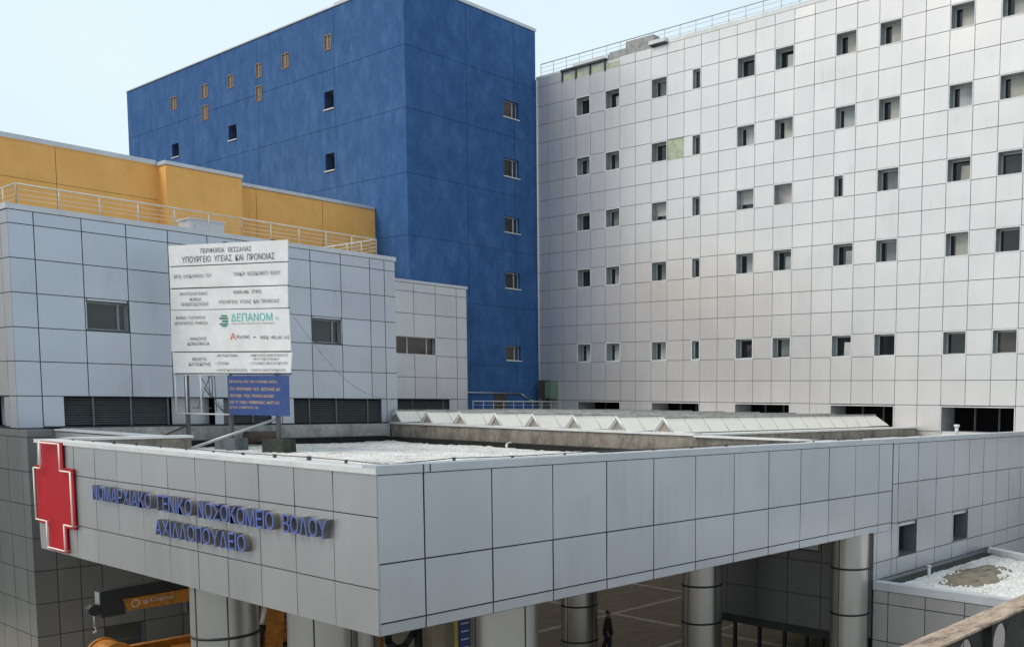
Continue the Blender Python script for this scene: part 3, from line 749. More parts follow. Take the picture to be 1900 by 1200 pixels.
# ================================================================ COLUMNS
def column(x, y, r, rings, label, seams, top=5.86):
    t = thing('round_column', (x, y, 0), label, 'column', 'round columns under the canopy')
    mb = MB(); n = 40
    for i in range(n):
        a, b = 2 * math.pi * i / n, 2 * math.pi * (i + 1) / n
        mb.v += [(x + r * math.cos(a), y + r * math.sin(a), 0), (x + r * math.cos(b), y + r * math.sin(b), 0), (x + r * math.cos(b), y + r * math.sin(b), top), (x + r * math.cos(a), y + r * math.sin(a), top)]
    o0 = len(mb.v) - 4 * n
    # weld for smooth shading
    mb.v = [(x + r * math.cos(2 * math.pi * i / n), y + r * math.sin(2 * math.pi * i / n), z) for i in range(n) for z in (0, top)]
    for i in range(n):
        j = (i + 1) % n; mb.f.append((2 * i, 2 * j, 2 * j + 1, 2 * i + 1)); mb.m.append(0); mb.t.append(.5); mb.sm.append(True)
    mb.build('shaft', M['column'], t)
    mb = MB()
    for z in rings: mb.tube((x, y, z - .035), (x, y, z + .035), r + .012, 40, 0, None, True)
    if rings: mb.build('ring', M['blackpaint'], t)
    mb = MB()
    base = math.atan2(-y, -x)
    for s in seams:
        a = base + s; mb.tube((x + r * math.cos(a), y + r * math.sin(a), .02), (x + r * math.cos(a), y + r * math.sin(a), top - .01), .017, 6)
    mb.build('seam', M['joint'], t)
column(11.17, 24.5, .74, [4.55, 3.0, 1.45], 'silver column at the left, with the crane boom beside it', (-.95, .08))
column(11.76, 21.1, .74, [3.0, 1.45], 'silver column right of the orange crane mast', (-.25, .9))
column(15.4, 26.0, .72, [3.0, 1.45], 'column in the second row, peeping out behind the one by the crane mast', (-.3, .9))
column(14.65, 18.2, .74, [3.0, 1.45], 'pale column nearest the front corner of the canopy, beside the blue notice', (-1.2, .62))
column(26.6, 28.5, .72, [3.55, 2.15, .72], 'dark column just left of the walking person', (-.7, .75))
column(27.2, 22.6, .75, [5.0, 3.6, 2.22, .8], 'dark column midway between the person and the right end of the canopy', (-.75, .7))
column(28.75, 17.15, .68, [4.63, 3.03, 1.43], 'silver column standing at the right end of the canopy, by the gravel-roofed annex', (-.6, 1.2))

# ================================================================ SIDE WING
sw = thing('side_wing', (37, 20, 0), 'blue-grey panelled wing on the right, with two deep windows above the gravel-roofed annex', 'building')
wx = [30.47, 30.9, 32.44, 34.0, 35.55, 37.04, 38.52, 39.93, 41.4, 42.83, 44.25, 45.68]
wz = [4.12, 4.75, 6.03, 7.45, 8.90]
H = [(31.02, 32.42, 4.78, 5.98), (35.66, 37.0, 4.8, 5.98)]
mb = MB(); facade(mb, 'Y', YC, wx, wz, (), split(wx, wz, H), .03, .03, .0025)
facade(mb, 'Y', YC, [29.18, 29.4, 30.47], [4.12, 4.75, 5.81], (), {}, .03, .03)
mb.face([(29.18, YC, 0), (45.68, YC, 0), (45.68, YC, 4.1), (29.18, YC, 4.1)])
wy = [16.5, 17.15, 18.62, 20.09, 21.53, 22.96, 24.0]
mb.build('wall_panels', [M['bluegrey_skylit'], M['joint']], sw)
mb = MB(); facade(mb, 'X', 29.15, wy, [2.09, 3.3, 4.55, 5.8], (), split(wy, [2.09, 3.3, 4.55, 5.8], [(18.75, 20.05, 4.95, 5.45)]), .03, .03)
mb.build('undercroft_panels', [M['shaded_panel'], M['joint']], sw)
mb = MB(); mb.box(29.25, 45.6, 17.25, 23.95, 2.1, 5.84); mb.box(29.6, 45.6, 16.6, 23.6, 1.66, 2.09, 1); mb.build('core_wall', [M['silver'], M['joint']], sw)
mb = MB(); mb.box(30.44, 45.7, YC - .035, YC + .42, 8.99, 9.09); mb.box(30.44, 45.7, YC - .035, YC - .001, 8.91, 8.99); mb.box(29.14, 30.43, YC + .0, YC + .1, 5.81, 5.85)
mb.build('parapet_cap', M['cap'], sw)
mb = MB(); mb.box(27.94, 45.6, 16.53, 16.95, 8.1, 8.98); mb.build('parapet', M['concrete'], sw)
for h in H: window(sw, 'Y', YC, *h, 'dark', depth=.5, rim=False, fr='frame_d', rev='reveal_d')
mb = MB(); opening(mb, 'X', 29.15, 18.75, 20.05, 4.95, 5.45, .3, 0, 0); mb.build('vent_slot', M['black'], sw)
for y in (17.6, 18.3, 18.9, 19.6, 20.6, 21.8, 23.0):
    mb = MB(); mb.box(29.7, 29.82, y - .06, y + .06, 0, 1.66); mb.build('glazing_post', M['blackpaint'], sw)

# ================================================================ LOW ANNEX, right
an = thing('low_annex', (33, 14, 0), 'low grey annex with a gravel roof, partly behind the rusty girder at lower right', 'building')
my = [3.9, 5.7, 7.2, 8.65, 10.1, 11.55, 12.98, 14.42, 15.84, 16.44]
mb = MB(); facade(mb, 'X', 29.15, my, [0, .8, 2.07, 3.39, 3.84], (), {}, .032, .03, .003)
mb.build('wall_panels', [M['silver'], M['joint']], an)
mb = MB(); mb.prism([(29.2, 3.9, 3.7), (33.5, 3.9, 3.7), (39.2, 16.44, 3.7), (29.2, 16.44, 3.7)], (0, 0, -3.7)); mb.build('core_wall', M['concrete_l'], an)
mb = MB(); mb.box(29.11, 29.5, 3.9, 16.43, 3.85, 4.13); mb.build('parapet_cap', M['cap'], an)
mb = MB()
mb.prism([(38.75, 16.2, 3.75), (39.3, 16.43, 3.75), (33.6, 3.9, 3.75), (33.05, 3.9, 3.75)], (0, 0, .42)); mb.build('parapet_cap', M['cap_white'], an)
mb = MB(); mb.prism([(29.6, 15.95, 3.72), (38.6, 15.95, 3.72), (38.8, 16.42, 3.72), (29.6, 16.42, 3.72)], (0, 0, .26)); mb.build('gutter', M['moss'], an)
def annex_gravel():
    mb = MB(); rnd = random.Random(5); nx, ny = 60, 60
    for i in range(nx + 1):
        for j in range(ny + 1):
            y = 3.95 + (16.0 - 3.95) * j / ny; x1 = 33.1 + (y - 3.9) * .452; x = 29.5 + (x1 - 29.5) * i / nx
            mb.v.append((x, y, 3.95 + rnd.gauss(0, .016)))
    for i in range(nx):
        for j in range(ny):
            a = i * (ny + 1) + j; mb.f.append((a, a + ny + 1, a + ny + 2, a + 1)); mb.m.append(0); mb.t.append(.5); mb.sm.append(True)
    tag(mb.build('roof_gravel', M['gravel']), 'white gravel on the low annex roof around the brown patch', 'gravel', None, 'stuff')
annex_gravel()
mb = MB(); rnd = random.Random(11)
pts = []
for i in range(40):
    a = 2 * math.pi * i / 40; r = 1 + .13 * math.sin(3 * a + 1) + .09 * math.sin(7 * a) + rnd.uniform(-.05, .05)
    pts.append((33.2 + 2.3 * r * math.cos(a) + .3 * math.sin(a), 14.35 + .95 * r * math.sin(a) + .25 * math.cos(a)))
mb.v.append((33.2, 14.35, 4.10))
for s, z in ((.55, 4.08), (.85, 4.02), (1., 3.9)):
    for x, y in pts: mb.v.append((33.2 + (x - 33.2) * s + rnd.uniform(-.08, .08), 14.35 + (y - 14.35) * s + rnd.uniform(-.05, .05), z + rnd.uniform(-.035, .035)))
for i in range(40):
    j = (i + 1) % 40; mb.f.append((0, 1 + i, 1 + j)); mb.m.append(0); mb.t.append(.5); mb.sm.append(True)
    for k in (0, 1): a = 1 + 40 * k; mb.f.append((a + i, a + 40 + i, a + 40 + j, a + j)); mb.m.append(0); mb.t.append(.5); mb.sm.append(True)
for i in range(70):
    a = rnd.uniform(0, 6.283); q = rnd.uniform(.86, 1.06); x, y = 33.2 + 2.35 * q * math.cos(a), 14.35 + 1.0 * q * math.sin(a); h = rnd.uniform(.02, .05)
    mb.hexa([(x - h, y - h, 3.9), (x + h, y - h, 3.9), (x + h, y + h, 3.9), (x - h, y + h, 3.9), (x - h * .4, y - h * .6, 3.97 + h), (x + h * .5, y - h * .4, 3.97 + h), (x + h * .4, y + h * .5, 3.96 + h), (x - h * .6, y + h * .4, 3.97 + h)])
tag(mb.build('soil_heap', M['dirt']), 'flat patch of brown soil on the gravel of the low annex roof', 'soil')
t = thing('overflow_spout', (32.2, 15.8, 3.95), 'small white pipe standing in the mossy gutter of the low annex roof', 'spout')
mb = MB(); mb.tube((32.2, 15.8, 3.9), (32.2, 15.8, 4.3), .06, 8); mb.tube((32.2, 15.8, 4.3), (32.2, 15.8, 4.36), .085, 8); mb.build('spout_pipe', M['frame_w'], t)

# ================================================================ RUSTY GIRDER
gd = thing('steel_girder', (8, 3.5, 0), 'rusty steel girder with round holes in its dark web, crossing the lower right corner', 'girder')
mb = MB(); mb.box(4.4, 13.2, 3.385, 3.645, 8.378, 8.40); mb.build('top_flange', M['rust'], gd)
mb = MB(); zc, r0 = 8.115, .17; x = 4.72
while x < 13.0:
    x0, x1, z0, z1 = x - .4, x + .4, 7.84, 8.376
    ring = [(x + r0 * math.cos(2 * math.pi * i / 24), zc + r0 * math.sin(2 * math.pi * i / 24)) for i in range(24)]
    def edge(a):
        c, s = math.cos(a), math.sin(a); k = min(((x1 - x) / abs(c)) if abs(c) > 1e-6 else 9, (((z1 - zc) if s > 0 else (zc - z0)) / abs(s)) if abs(s) > 1e-6 else 9)
        return (x + c * k, zc + s * k)
    angs = sorted([2 * math.pi * i / 24 for i in range(24)] + [math.atan2(dz, dx) % (2 * math.pi) for dx in (.4, -.4) for dz in (z1 - zc, z0 - zc)])
    for yy in (3.505, 3.525):
        for i in range(len(angs)):
            a, b = angs[i], angs[(i + 1) % len(angs)]
            p = [(x + r0 * math.cos(a), yy, zc + r0 * math.sin(a)), (x + r0 * math.cos(b), yy, zc + r0 * math.sin(b)), (edge(b)[0], yy, edge(b)[1]), (edge(a)[0], yy, edge(a)[1])]
            mb.face(p)
    for i in range(24):
        a, b = 2 * math.pi * i / 24, 2 * math.pi * (i + 1) / 24
        mb.face([(x + r0 * math.cos(a), 3.505, zc + r0 * math.sin(a)), (x + r0 * math.cos(b), 3.505, zc + r0 * math.sin(b)), (x + r0 * math.cos(b), 3.525, zc + r0 * math.sin(b)), (x + r0 * math.cos(a), 3.525, zc + r0 * math.sin(a))])
    if round(x / .8) % 2 == 0: mb.box(x + .39, x + .41, 3.42, 3.504, 7.85, 8.376)
    x += .8
mb.build('web', M['web'], gd)
mb = MB(); mb.box(4.4, 13.2, 3.385, 3.645, 7.815, 7.838); mb.build('bottom_flange', M['rust'], gd)
mb = MB(); mb.box(4.42, 4.6, 3.43, 3.6, 0, 7.812); mb.box(13.0, 13.18, 3.43, 3.6, 0, 7.812); mb.build('support_post', M['web'], gd)

# ================================================================ BILLBOARD
B0 = Vector((17.37, 41.49, 0)); BE = Vector((1.76, -5.6, 0)).normalized(); BN = Vector((-BE.y, BE.x, 0)) * -1   # BN points to the viewer side
if BN.x > 0: BN = -BN
UP = Vector((0, 0, 1))
def bp(s, z, d=0.): return B0 + BE * s + UP * z + BN * d
bb = thing('billboard', tuple(bp(2.8, 8.2)), 'large white works billboard of five stacked boards, with a smaller blue board below', 'billboard')
PN = [((-.047, 16.132), (5.83, 16.135), (5.8, 15.35), (-.036, 15.344)), ((-.038, 15.305), (5.781, 15.313), (5.75, 14.486), (-.044, 14.502)), ((-.031, 14.448), (5.748, 14.448), (5.735, 13.643), (-.056, 13.655)), ((-.057, 13.632), (5.782, 13.607), (5.817, 12.037), (-.089, 12.038)), ((-.055, 11.998), (5.863, 11.985), (5.758, 11.222), (-.044, 11.196))]
def board_panel(c, d=.0, mat='sign'):
    mb = MB(); mb.prism([bp(s, z, d) for s, z in c], BN * .03)
    return mb.build('board_panel', M[mat], bb)
panels = [board_panel(c, random.uniform(0, .02)) for c in PN]
def write(pan, items, mat, d=.055):
    for s, sa, z, w, h in items:
        mb = MB(); put_text(mb, s, bp(sa, z, d), BE, UP, w, h, 0); mb.build('writing', M[mat], pan)
write(panels[0], [('ΠΕΡΙΦΕΡΕΙΑ   ΘΕΣΣΑΛΙΑΣ', 1.6, 15.78, 2.5, .19), ('ΥΠΟΥΡΓΕΙΟ  ΥΓΕΙΑΣ  ΚΑΙ  ΠΡΟΝΟΙΑΣ', .65, 15.45, 4.55, .235)], 'ink')
write(panels[1], [('ΕΡΓΟ:  ΟΛΟΚΛΗΡΩΣΗ  ΤΟΥ', .2, 14.87, 1.9, .13), ('ΓΕΝΙΚΟΥ  ΝΟΣΟΚΟΜΕΙΟΥ  ΒΟΛΟΥ', 3.2, 14.88, 2.25, .14)], 'ink')
write(panels[2], [('ΠΡΟΫΠΟΛΟΓΙΣΜΟΣ:', .45, 14.20, 1.45, .14), ('58.876.485   ΕΥΡΩ', 3.15, 14.21, 1.35, .13), ('ΦΟΡΕΑΣ', .95, 13.98, .6, .12), ('ΧΡΗΜΑΤΟΔΟΤΗΣΗΣ:', .5, 13.79, 1.42, .13), ('ΥΠΟΥΡΓΕΙΟ  ΥΓΕΙΑΣ  ΚΑΙ  ΠΡΟΝΟΙΑΣ', 2.4, 13.84, 2.95, .135)], 'ink')
write(panels[3], [('ΦΟΡΕΑΣ  ΥΛΟΠΟΙΗΣΗΣ', .22, 13.28, 1.5, .12), ('ΔΙΕΥΘΥΝΟΥΣΑ  ΥΠΗΡΕΣΙΑ', .13, 13.07, 1.7, .12), ('ΑΝΑΔΟΧΟΣ', .9, 12.47, .85, .12), ('ΚΟΙΝΟΠΡΑΞΙΑ', .78, 12.27, 1.1, .13), ('θηναϊκή', 3.25, 12.49, .62, .17), ('–', 4.05, 12.55, .13, .03), ('ΙΜΕΚ  HELLAS  A.E.', 4.4, 12.49, 1.4, .12), ('ΔΗΜΟΣΙΑ ΕΠΙΧΕΙΡΗΣΗ ΑΝΕΓΕΡΣΗΣ ΝΟΣΗΛΕΥΤΙΚΩΝ ΜΟΝΑΔΩΝ', 3.0, 13.055, 2.1, .05)], 'ink')
write(panels[3], [('ΔΕΠΑΝΟΜ', 3.0, 13.17, 2.0, .30), ('Α.Ε.', 5.12, 13.2, .22, .12)], 'teal')
write(panels[3], [('Α', 2.92, 12.48, .3, .24)], 'orange_ink')
mb = MB()
for i, (s, z, w, h) in enumerate(((2.5, 13.36, .3, .05), (2.42, 13.26, .42, .06), (2.55, 13.15, .3, .06), (2.42, 13.05, .42, .05), (2.52, 12.98, .26, .04))): mb.prism([bp(s, z, .053), bp(s + w, z, .053), bp(s + w, z + h, .053), bp(s, z + h, .053)], BN * .004)
mb.build('emblem', M['green'], panels[3])
write(panels[4], [('ΜΕΛΕΤΗ', .98, 11.68, .7, .12), ('ΚΑΤΑΣΚΕΥΗΣ', .8, 11.48, 1.1, .13), ('• ΑΡΧΙΤΕΚΤΟΝΙΚΑ', 2.15, 11.83, 1.1, .095), ('• ΣΤΑΤΙΚΑ', 2.15, 11.53, .68, .095), ('• Η/Μ ΕΓΚΑΤΑΣΤΑΣΕΙΣ', 2.15, 11.27, 1.55, .09), ('• ΝΙΚΟΛΑΟΣ ΔΗΜΟΣΘΕΝΟΥΣ', 3.85, 11.83, 1.85, .1), ('ΑΡΧΙΤΕΚΤΟΝΙΚΗ', 4.0, 11.70, 1.25, .075), ('• ΣΤΑΘΑΚΗΣ ΜΕΛΕΤΗΤΙΚΗ ΕΠΕ', 3.85, 11.53, 1.8, .095), ('• ΠΑΝΓΕΩ ΜΕΛΕΤΗΤΙΚΗ ΕΠΕ', 3.85, 11.27, 1.7, .095)], 'ink')
bl = board_panel(((2.76, 11.1), (5.68, 11.12), (5.67, 9.585), (2.74, 9.6)), .02, 'signblue'); bl['label'] = 'blue board with gold writing'
write(bl, [('ΕΝΤΑΣΣΕΤΑΙ  ΑΠΟ  ΤΗΝ  ΕΥΡΩΠΑΪΚΗ  ΕΝΩΣΗ', 2.82, 10.83, 2.3, .115), ('ΣΤΟ  ΠΡΟΓΡΑΜΜΑ  Π.Ε.Π.  ΘΕΣΣΑΛΙΑΣ  ΚΑΙ', 2.82, 10.54, 2.45, .115), ('ΠΡΟΓΡ/ΜΑ  "ΥΓΕΙΑ - ΠΡΟΝΟΙΑ 2000-2006"', 2.82, 10.28, 2.15, .115), ('ΑΠΟ  ΤΟ  ΤΑΜΕΙΟ  ΠΕΡΙΦΕΡΕΙΑΚΗΣ  ΑΝΑΠΤΥΞΗΣ', 2.8, 10.03, 2.42, .115), ('(Ε.Τ.Π.Α.)  ΣΥΜΜΕΤΟΧΗΣ  75%', 2.8, 9.82, 1.4, .115)], 'gold', .06)
for s, zb in ((.48, 8.25), (2.68, 8.6), (5.0, 8.6)):
    mb = MB(); c = [bp(s - .06, zb, -.03), bp(s + .06, zb, -.03), bp(s + .06, zb, -.15), bp(s - .06, zb, -.15)]
    mb.prism(c, (0, 0, 16.2 - zb)); mb.build('post', M['post'], bb)
mb = MB()
for z in (15.33, 14.47, 13.637, 12.02, 11.17):
    mb.prism([bp(.0, z - .03, -.005), bp(5.75, z - .03, -.005), bp(5.75, z + .03, -.005), bp(.0, z + .03, -.005)], BN * -.04)
mb.build('cross_bar', M['post'], bb)
mb = MB()
for a, b in (((.0, 9.6), (.0, 11.15)), ((.0, 9.61), (2.74, 9.61)), ((.0, 11.12), (2.74, 11.14)), ((.55, 9.62), (.55, 11.13)), ((1.3, 9.62), (1.3, 11.13))):
    mb.tube(bp(*a, .0), bp(*b, .0), .027, 6)
mb.build('empty_frame', M['frame_w'], bb)
mb = MB()
for a, b in (((1.15, 11.1), (1.95, 10.1)), ((1.95, 10.1), (2.6, 9.7)), ((1.35, 10.5), (1.0, 9.85)), ((1.6, 11.1), (1.65, 10.3)), ((1.35, 10.55), (1.7, 11.1)), ((1.9, 11.1), (1.95, 9.7)), ((.7, 9.85), (1.7, 9.83))):
    mb.tube(bp(*a, -.1), bp(*b, -.1), .016, 5)
mb.tube(bp(1.38, 10.62, -.08), bp(1.75, 10.25, -.08), .035, 6); mb.tube(bp(1.9, 10.05, -.08), bp(2.35, 9.7, -.08), .035, 6)
mb.build('loose_wire', M['post'], bb)
mb = MB(); mb.tube(bp(5.0, 9.5, -.1), (16.3, 38.1, 8.35), .055, 8); mb.build('brace', M['galv'], bb)
mb = MB(); mb.tube(bp(.45, 9.15, -.1), (15.6, 40.9, 8.3), .04, 8); mb.build('brace', M['brownbox'], bb)
for s in (2.68, 5.02):
    mb = MB(); c = [bp(s - .52, 8.12, .25), bp(s + .5, 8.12, .25), bp(s + .5, 8.12, -.4), bp(s - .52, 8.12, -.4)]
    t_ = [Vector(p) + UP * .58 + (Vector(p) - bp(s, 8.12)) * -.04 for p in c]
    mb.hexa([*c, *t_]); mb.build('footing', M['moss'] if s > 4 else M['footing'], bb)
mb = MB()
a, b = Vector(bp(5.8, 13.5)), Vector((27.9, 43.0, 10.2))
mb.path([a + (b - a) * (i / 12) + UP * (-.9 * math.sin(math.pi * i / 12)) for i in range(13)], .012, 5)
tag(mb.build('slack_cable', M['galv']), 'thin slack cable from the billboard to the wall of the blue-grey block', 'cable')

# old tyre-like hose heap on the gravel behind the sign
t = thing('rolled_membrane', (21, 41.6, 8.3), 'dark brown roll of roofing felt on the gravel behind the blue board', 'roofing roll')
mb = MB(); mb.tube((20.2, 41.9, 8.58), (21.6, 42.0, 8.56), .26, 14); mb.build('roll', M['brownbox'], t)

# ================================================================ TRUCK CRANE under the canopy
tc = thing('truck_crane', (13, 31, 0), 'orange truck crane with a black jib and hook, in the shade under the canopy', 'crane truck')
mb = MB(); mb.box(10.9, 16.9, 30.0, 32.2, .9, 1.25); mb.box(10.9, 16.9, 29.95, 32.25, 1.25, 2.5); mb.build('chassis', M['blackpaint'], tc)
mb = MB(); mb.box(11.0, 16.5, 30.1, 30.35, 2.55, 2.88); mb.box(11.0, 16.5, 31.9, 32.15, 2.55, 2.88); mb.box(12.9, 16.5, 30.36, 31.89, 2.52, 2.7); mb.tube((12.0, 30.2, 2.95), (16.4, 30.2, 2.95), .05, 8); mb.build('side_beam', M['orange'], tc)
mb = MB(); mb.tube((10.98, 30.6, 2.92), (10.98, 31.4, 2.92), .42, 24); mb.tube((10.98, 30.5, 2.92), (10.98, 30.6, 2.92), .46, 24); mb.tube((10.98, 31.4, 2.92), (10.98, 31.5, 2.92), .46, 24)
for i in range(5):
    a = i * 1.256; mb.tube((10.98 + .28 * math.cos(a), 30.495, 2.92 + .28 * math.sin(a)), (10.98 + .28 * math.cos(a), 30.48, 2.92 + .28 * math.sin(a)), .07, 8, 1)
mb.build('winch_drum', [M['orange'], M['blackpaint']], tc)
mb = MB(); c = [(11.42, 30.85, 4.17), (14.9, 30.85, 4.2), (14.9, 31.15, 4.2), (11.42, 31.15, 4.17), (11.3, 30.85, 4.52), (14.9, 30.85, 4.62), (14.9, 31.15, 4.62), (11.3, 31.15, 4.52)]
mb.hexa(c); bm_ = mb.build('boom', M['orange'], tc)
mb = MB(); put_text(mb, 'Copma', (12.0, 30.843, 4.31), (1, 0, 0), (0, 0, 1), .62, .15, 0); mb.build('lettering', M['pale'], bm_); mb = MB(); put_text(mb, 'SE', (11.82, 30.843, 4.31), (1, 0, 0), (0, 0, 1), .14, .1, 0); mb.build('lettering', M['pale'], bm_); mb = MB()
for i in range(16):
    a, b = 2 * math.pi * i / 16, 2 * math.pi * (i + 1) / 16
    mb.face([(11.62 + r * math.cos(q), 30.843, 4.36 + r * math.sin(q)) for r, q in ((.09, a), (.11, a), (.11, b), (.09, b))])
mb.build('emblem', M['pale'], bm_)
mb = MB(); mb.hexa([(10.75, 30.8, 4.56), (15, 30.8, 4.66), (15, 31.2, 4.66), (10.75, 31.2, 4.56), (10.75, 30.8, 4.84), (15, 30.8, 5.05), (15, 31.2, 5.05), (10.75, 31.2, 4.84)])
mb.hexa([(10.75, 30.82, 4.08), (11.36, 30.82, 4.10), (11.36, 31.18, 4.10), (10.75, 31.18, 4.08), (10.75, 30.82, 4.56), (11.28, 30.82, 4.56), (11.28, 31.18, 4.56), (10.75, 31.18, 4.56)])
mb.tube((10.62, 30.85, 4.32), (10.62, 31.15, 4.32), .16, 12); mb.box(13.0, 13.6, 30.85, 31.15, 3.85, 4.18)
mb.build('jib', M['blackpaint'], tc)
mb = MB(); mb.path([(10.6, 30.9, 4.25), (10.6, 30.9, 3.85), (10.64, 30.9, 3.75), (10.62, 30.9, 3.68), (10.56, 30.9, 3.7)], .03, 6); mb.box(10.72, 10.74, 30.85, 31.15, 4.45, 4.8); mb.build('hook', M['galv'], tc)
mb = MB(); mb.hexa([(14.6, 29.85, 1.2), (15.2, 29.85, 1.2), (15.2, 30.25, 1.2), (14.6, 30.25, 1.2), (15.05, 29.85, 5.4), (15.55, 29.85, 5.4), (15.55, 30.25, 5.4), (15.05, 30.25, 5.4)]); mb.build('mast', M['orange'], tc)
mb = MB(); mb.tube((14.55, 29.9, 2.6), (14.7, 29.9, 3.3), .12, 10, 0); mb.tube((14.7, 29.9, 3.3), (14.86, 29.9, 3.85), .06, 10, 1); mb.build('lift_cylinder', [M['blackpaint'], M['frame_w']], tc)
for x in (11.7, 13.0, 16.0):
    for y in (30.1, 32.1):
        mb = MB(); mb.tube((x, y - .15, .5), (x, y + .15, .5), .5, 24); w = mb.build('wheel', M['rubber'], tc)
        mb = MB(); mb.tube((x, y - .16, .5), (x, y + .16, .5), .25, 16); mb.build('rim', M['galv'], w)
mb = MB(); mb.box(16.95, 18.9, 30.0, 32.2, .7, 2.9); mb.box(18.9, 18.95, 30.2, 32.0, 1.7, 2.7, 1); mb.box(17.3, 18.6, 29.97, 30.0, 1.75, 2.6, 1); mb.build('cab', [M['orange'], PANE['dark']], tc)

# dark lifting frame and blue notice
t = thing('lifting_frame', (18, 27.6, 0), 'dark steel frame with curved braces in the shade behind the front corner of the canopy', 'steel frame')
mb = MB()
for x in (17.15, 18.9): mb.tube((x, 28.0, 0), (x, 28.0, 3.2), .13, 10)
mb.build('upright', M['blackpaint'], t)
mb = MB(); mb.path([(18.9, 28, 3.1), (18.75, 28, 2.6), (18.4, 28, 2.2), (18.1, 28, 2.15), (17.8, 28, 2.4), (17.75, 28, 3.1)], .11, 8); mb.path([(17.15, 28, 2.7), (16.8, 28, 2.3), (16.5, 28, 2.2)], .1, 8); mb.tube((16.6, 28, 1.2), (19.1, 28, 1.2), .1, 8); mb.build('brace', M['blackpaint'], t)
t = thing('notice_board', (19.6, 27, 0), 'narrow blue notice with white lines beside a yellow post, left of the pale front column', 'notice')
mb = MB(); mb.box(19.72, 20.15, 26.9, 26.95, .9, 2.95); nb = mb.build('board', M['signblue'], t)
for z in (2.82, 2.55, 2.28, 2.0, 1.7, 1.4):
    mb = MB(); mb.box(19.78, 20.08, 26.893, 26.899, z - .02, z + .02); mb.build('writing_line', M['pale'], nb)
mb = MB(); mb.tube((19.62, 26.95, 0), (19.62, 26.95, 3.1), .06, 8); mb.tube((20.0, 27.0, 0), (20.0, 27.0, .9), .05, 8); mb.build('post', M['yellowpost'], t)
mb = MB(); mb.box(18.95, 19.5, 27.3, 27.6, 0, 2.9); mb.build('backing_slab', M['tan'], t)

# ================================================================ PERSON
def skin(verts, edges, radii, name, mats, parent, levels=2, root=0):
    o0 = origin_of(parent); me = bpy.data.meshes.new('flesh')
    me.from_pydata([tuple(Vector(v)) for v in verts], edges, [])
    o = bpy.data.objects.new('flesh', me); col.objects.link(o)
    o.modifiers.new('S', 'SKIN'); ss = o.modifiers.new('D', 'SUBSURF'); ss.levels = levels; ss.render_levels = levels
    sv = me.skin_vertices[0].data
    for i, r in enumerate(radii): sv[i].radius = (r, r) if not isinstance(r, tuple) else r; sv[i].use_root = (i == root)
    dg = bpy.context.evaluated_depsgraph_get(); dg.update()
    m2 = bpy.data.meshes.new_from_object(o.evaluated_get(dg)); bpy.data.objects.remove(o); bpy.data.meshes.remove(me)
    for v in m2.vertices: v.co = v.co - o0
    m2.name = name; m2.materials.clear(); m2.materials.append(mats)
    for p in m2.polygons: p.use_smooth = True
    r = bpy.data.objects.new(name, m2); col.objects.link(r); r.parent = parent
    return r
pr = thing('person', (27.68, 28.0, 0), 'person in a dark jacket and dark trousers walking across the paved ground under the canopy', 'person')
F = Vector((.72, -.69, 0)).normalized(); S = Vector((F.y, -F.x, 0)); O = Vector((27.68, 28.0, 0))   # F: walking direction, S: the person's right
def pp(f, s, z): return tuple(O + F * f + S * s + UP * z)
body_v = [pp(0, 0, .95), pp(0, 0, 1.15), pp(.01, 0, 1.36), pp(.02, 0, 1.50), pp(.03, 0, 1.60), pp(.04, 0, 1.70),
          pp(.0, .10, .90), pp(.08, .10, .50), pp(.05, .10, .09), pp(.17, .11, .045),
          pp(.0, -.10, .90), pp(-.05, -.10, .50), pp(-.21, -.10, .11), pp(-.11, -.11, .04),
          pp(.01, .19, 1.42), pp(-.07, .25, 1.15), pp(-.0, .26, .90), pp(.03, .255, .82),
          pp(.01, -.19, 1.42), pp(.06, -.25, 1.15), pp(.17, -.24, .92), pp(.2, -.235, .84)]
body_e = [(0, 1), (1, 2), (2, 3), (3, 4), (4, 5), (0, 6), (6, 7), (7, 8), (8, 9), (0, 10), (10, 11), (11, 12), (12, 13), (2, 14), (14, 15), (15, 16), (16, 17), (2, 18), (18, 19), (19, 20), (20, 21)]
body_r = [(.15, .12), (.14, .11), (.15, .12), .065, .105, .10, .085, .06, .042, .035, .085, .06, .042, .035, .06, .045, .034, .03, .06, .045, .034, .03]
fv, fe, fr = list(body_v), list(body_e), list(body_r)
for hand, sgn in ((17, 1), (21, -1)):
    h = Vector(body_v[hand])
    for i, (df, ln) in enumerate(((-.03, .07), (-.01, .085), (.01, .08), (.03, .065))):
        n0 = len(fv); fv.append(tuple(h + F * df + UP * -.03)); fv.append(tuple(h + F * (df + .005) + UP * (-.03 - ln * .6))); fv.append(tuple(h + F * (df + .02) + UP * (-.03 - ln) + S * -.01 * sgn))
        fe += [(hand, n0), (n0, n0 + 1), (n0 + 1, n0 + 2)]; fr += [.011, .009, .008]
    n0 = len(fv); fv.append(tuple(h + F * .035 + UP * .005)); fv.append(tuple(h + F * .06 + UP * -.035)); fe += [(hand, n0), (n0, n0 + 1)]; fr += [.012, .009]
n0 = len(fv); fv.append(pp(.14, 0, 1.645)); fe.append((4, n0)); fr.append(.018)     # nose
for sg in (1, -1):
    n0 = len(fv); fv.append(pp(.03, .095 * sg, 1.65)); fe.append((4, n0)); fr.append(.02)   # ears
skin(fv, fe, fr, 'body', M['skin'], pr)
skin([pp(-.025, 0, 1.63), pp(.0, 0, 1.69), pp(.035, 0, 1.735)], [(0, 1), (1, 2)], [.095, .108, .075], 'hair', M['hair'], pr)
jv = [pp(0, 0, .93), pp(0, 0, 1.12), pp(.01, 0, 1.34), pp(.02, 0, 1.49), pp(.01, .2, 1.42), pp(-.07, .26, 1.15), pp(-.01, .265, .93), pp(.01, -.2, 1.42), pp(.06, -.26, 1.15), pp(.16, -.245, .95)]
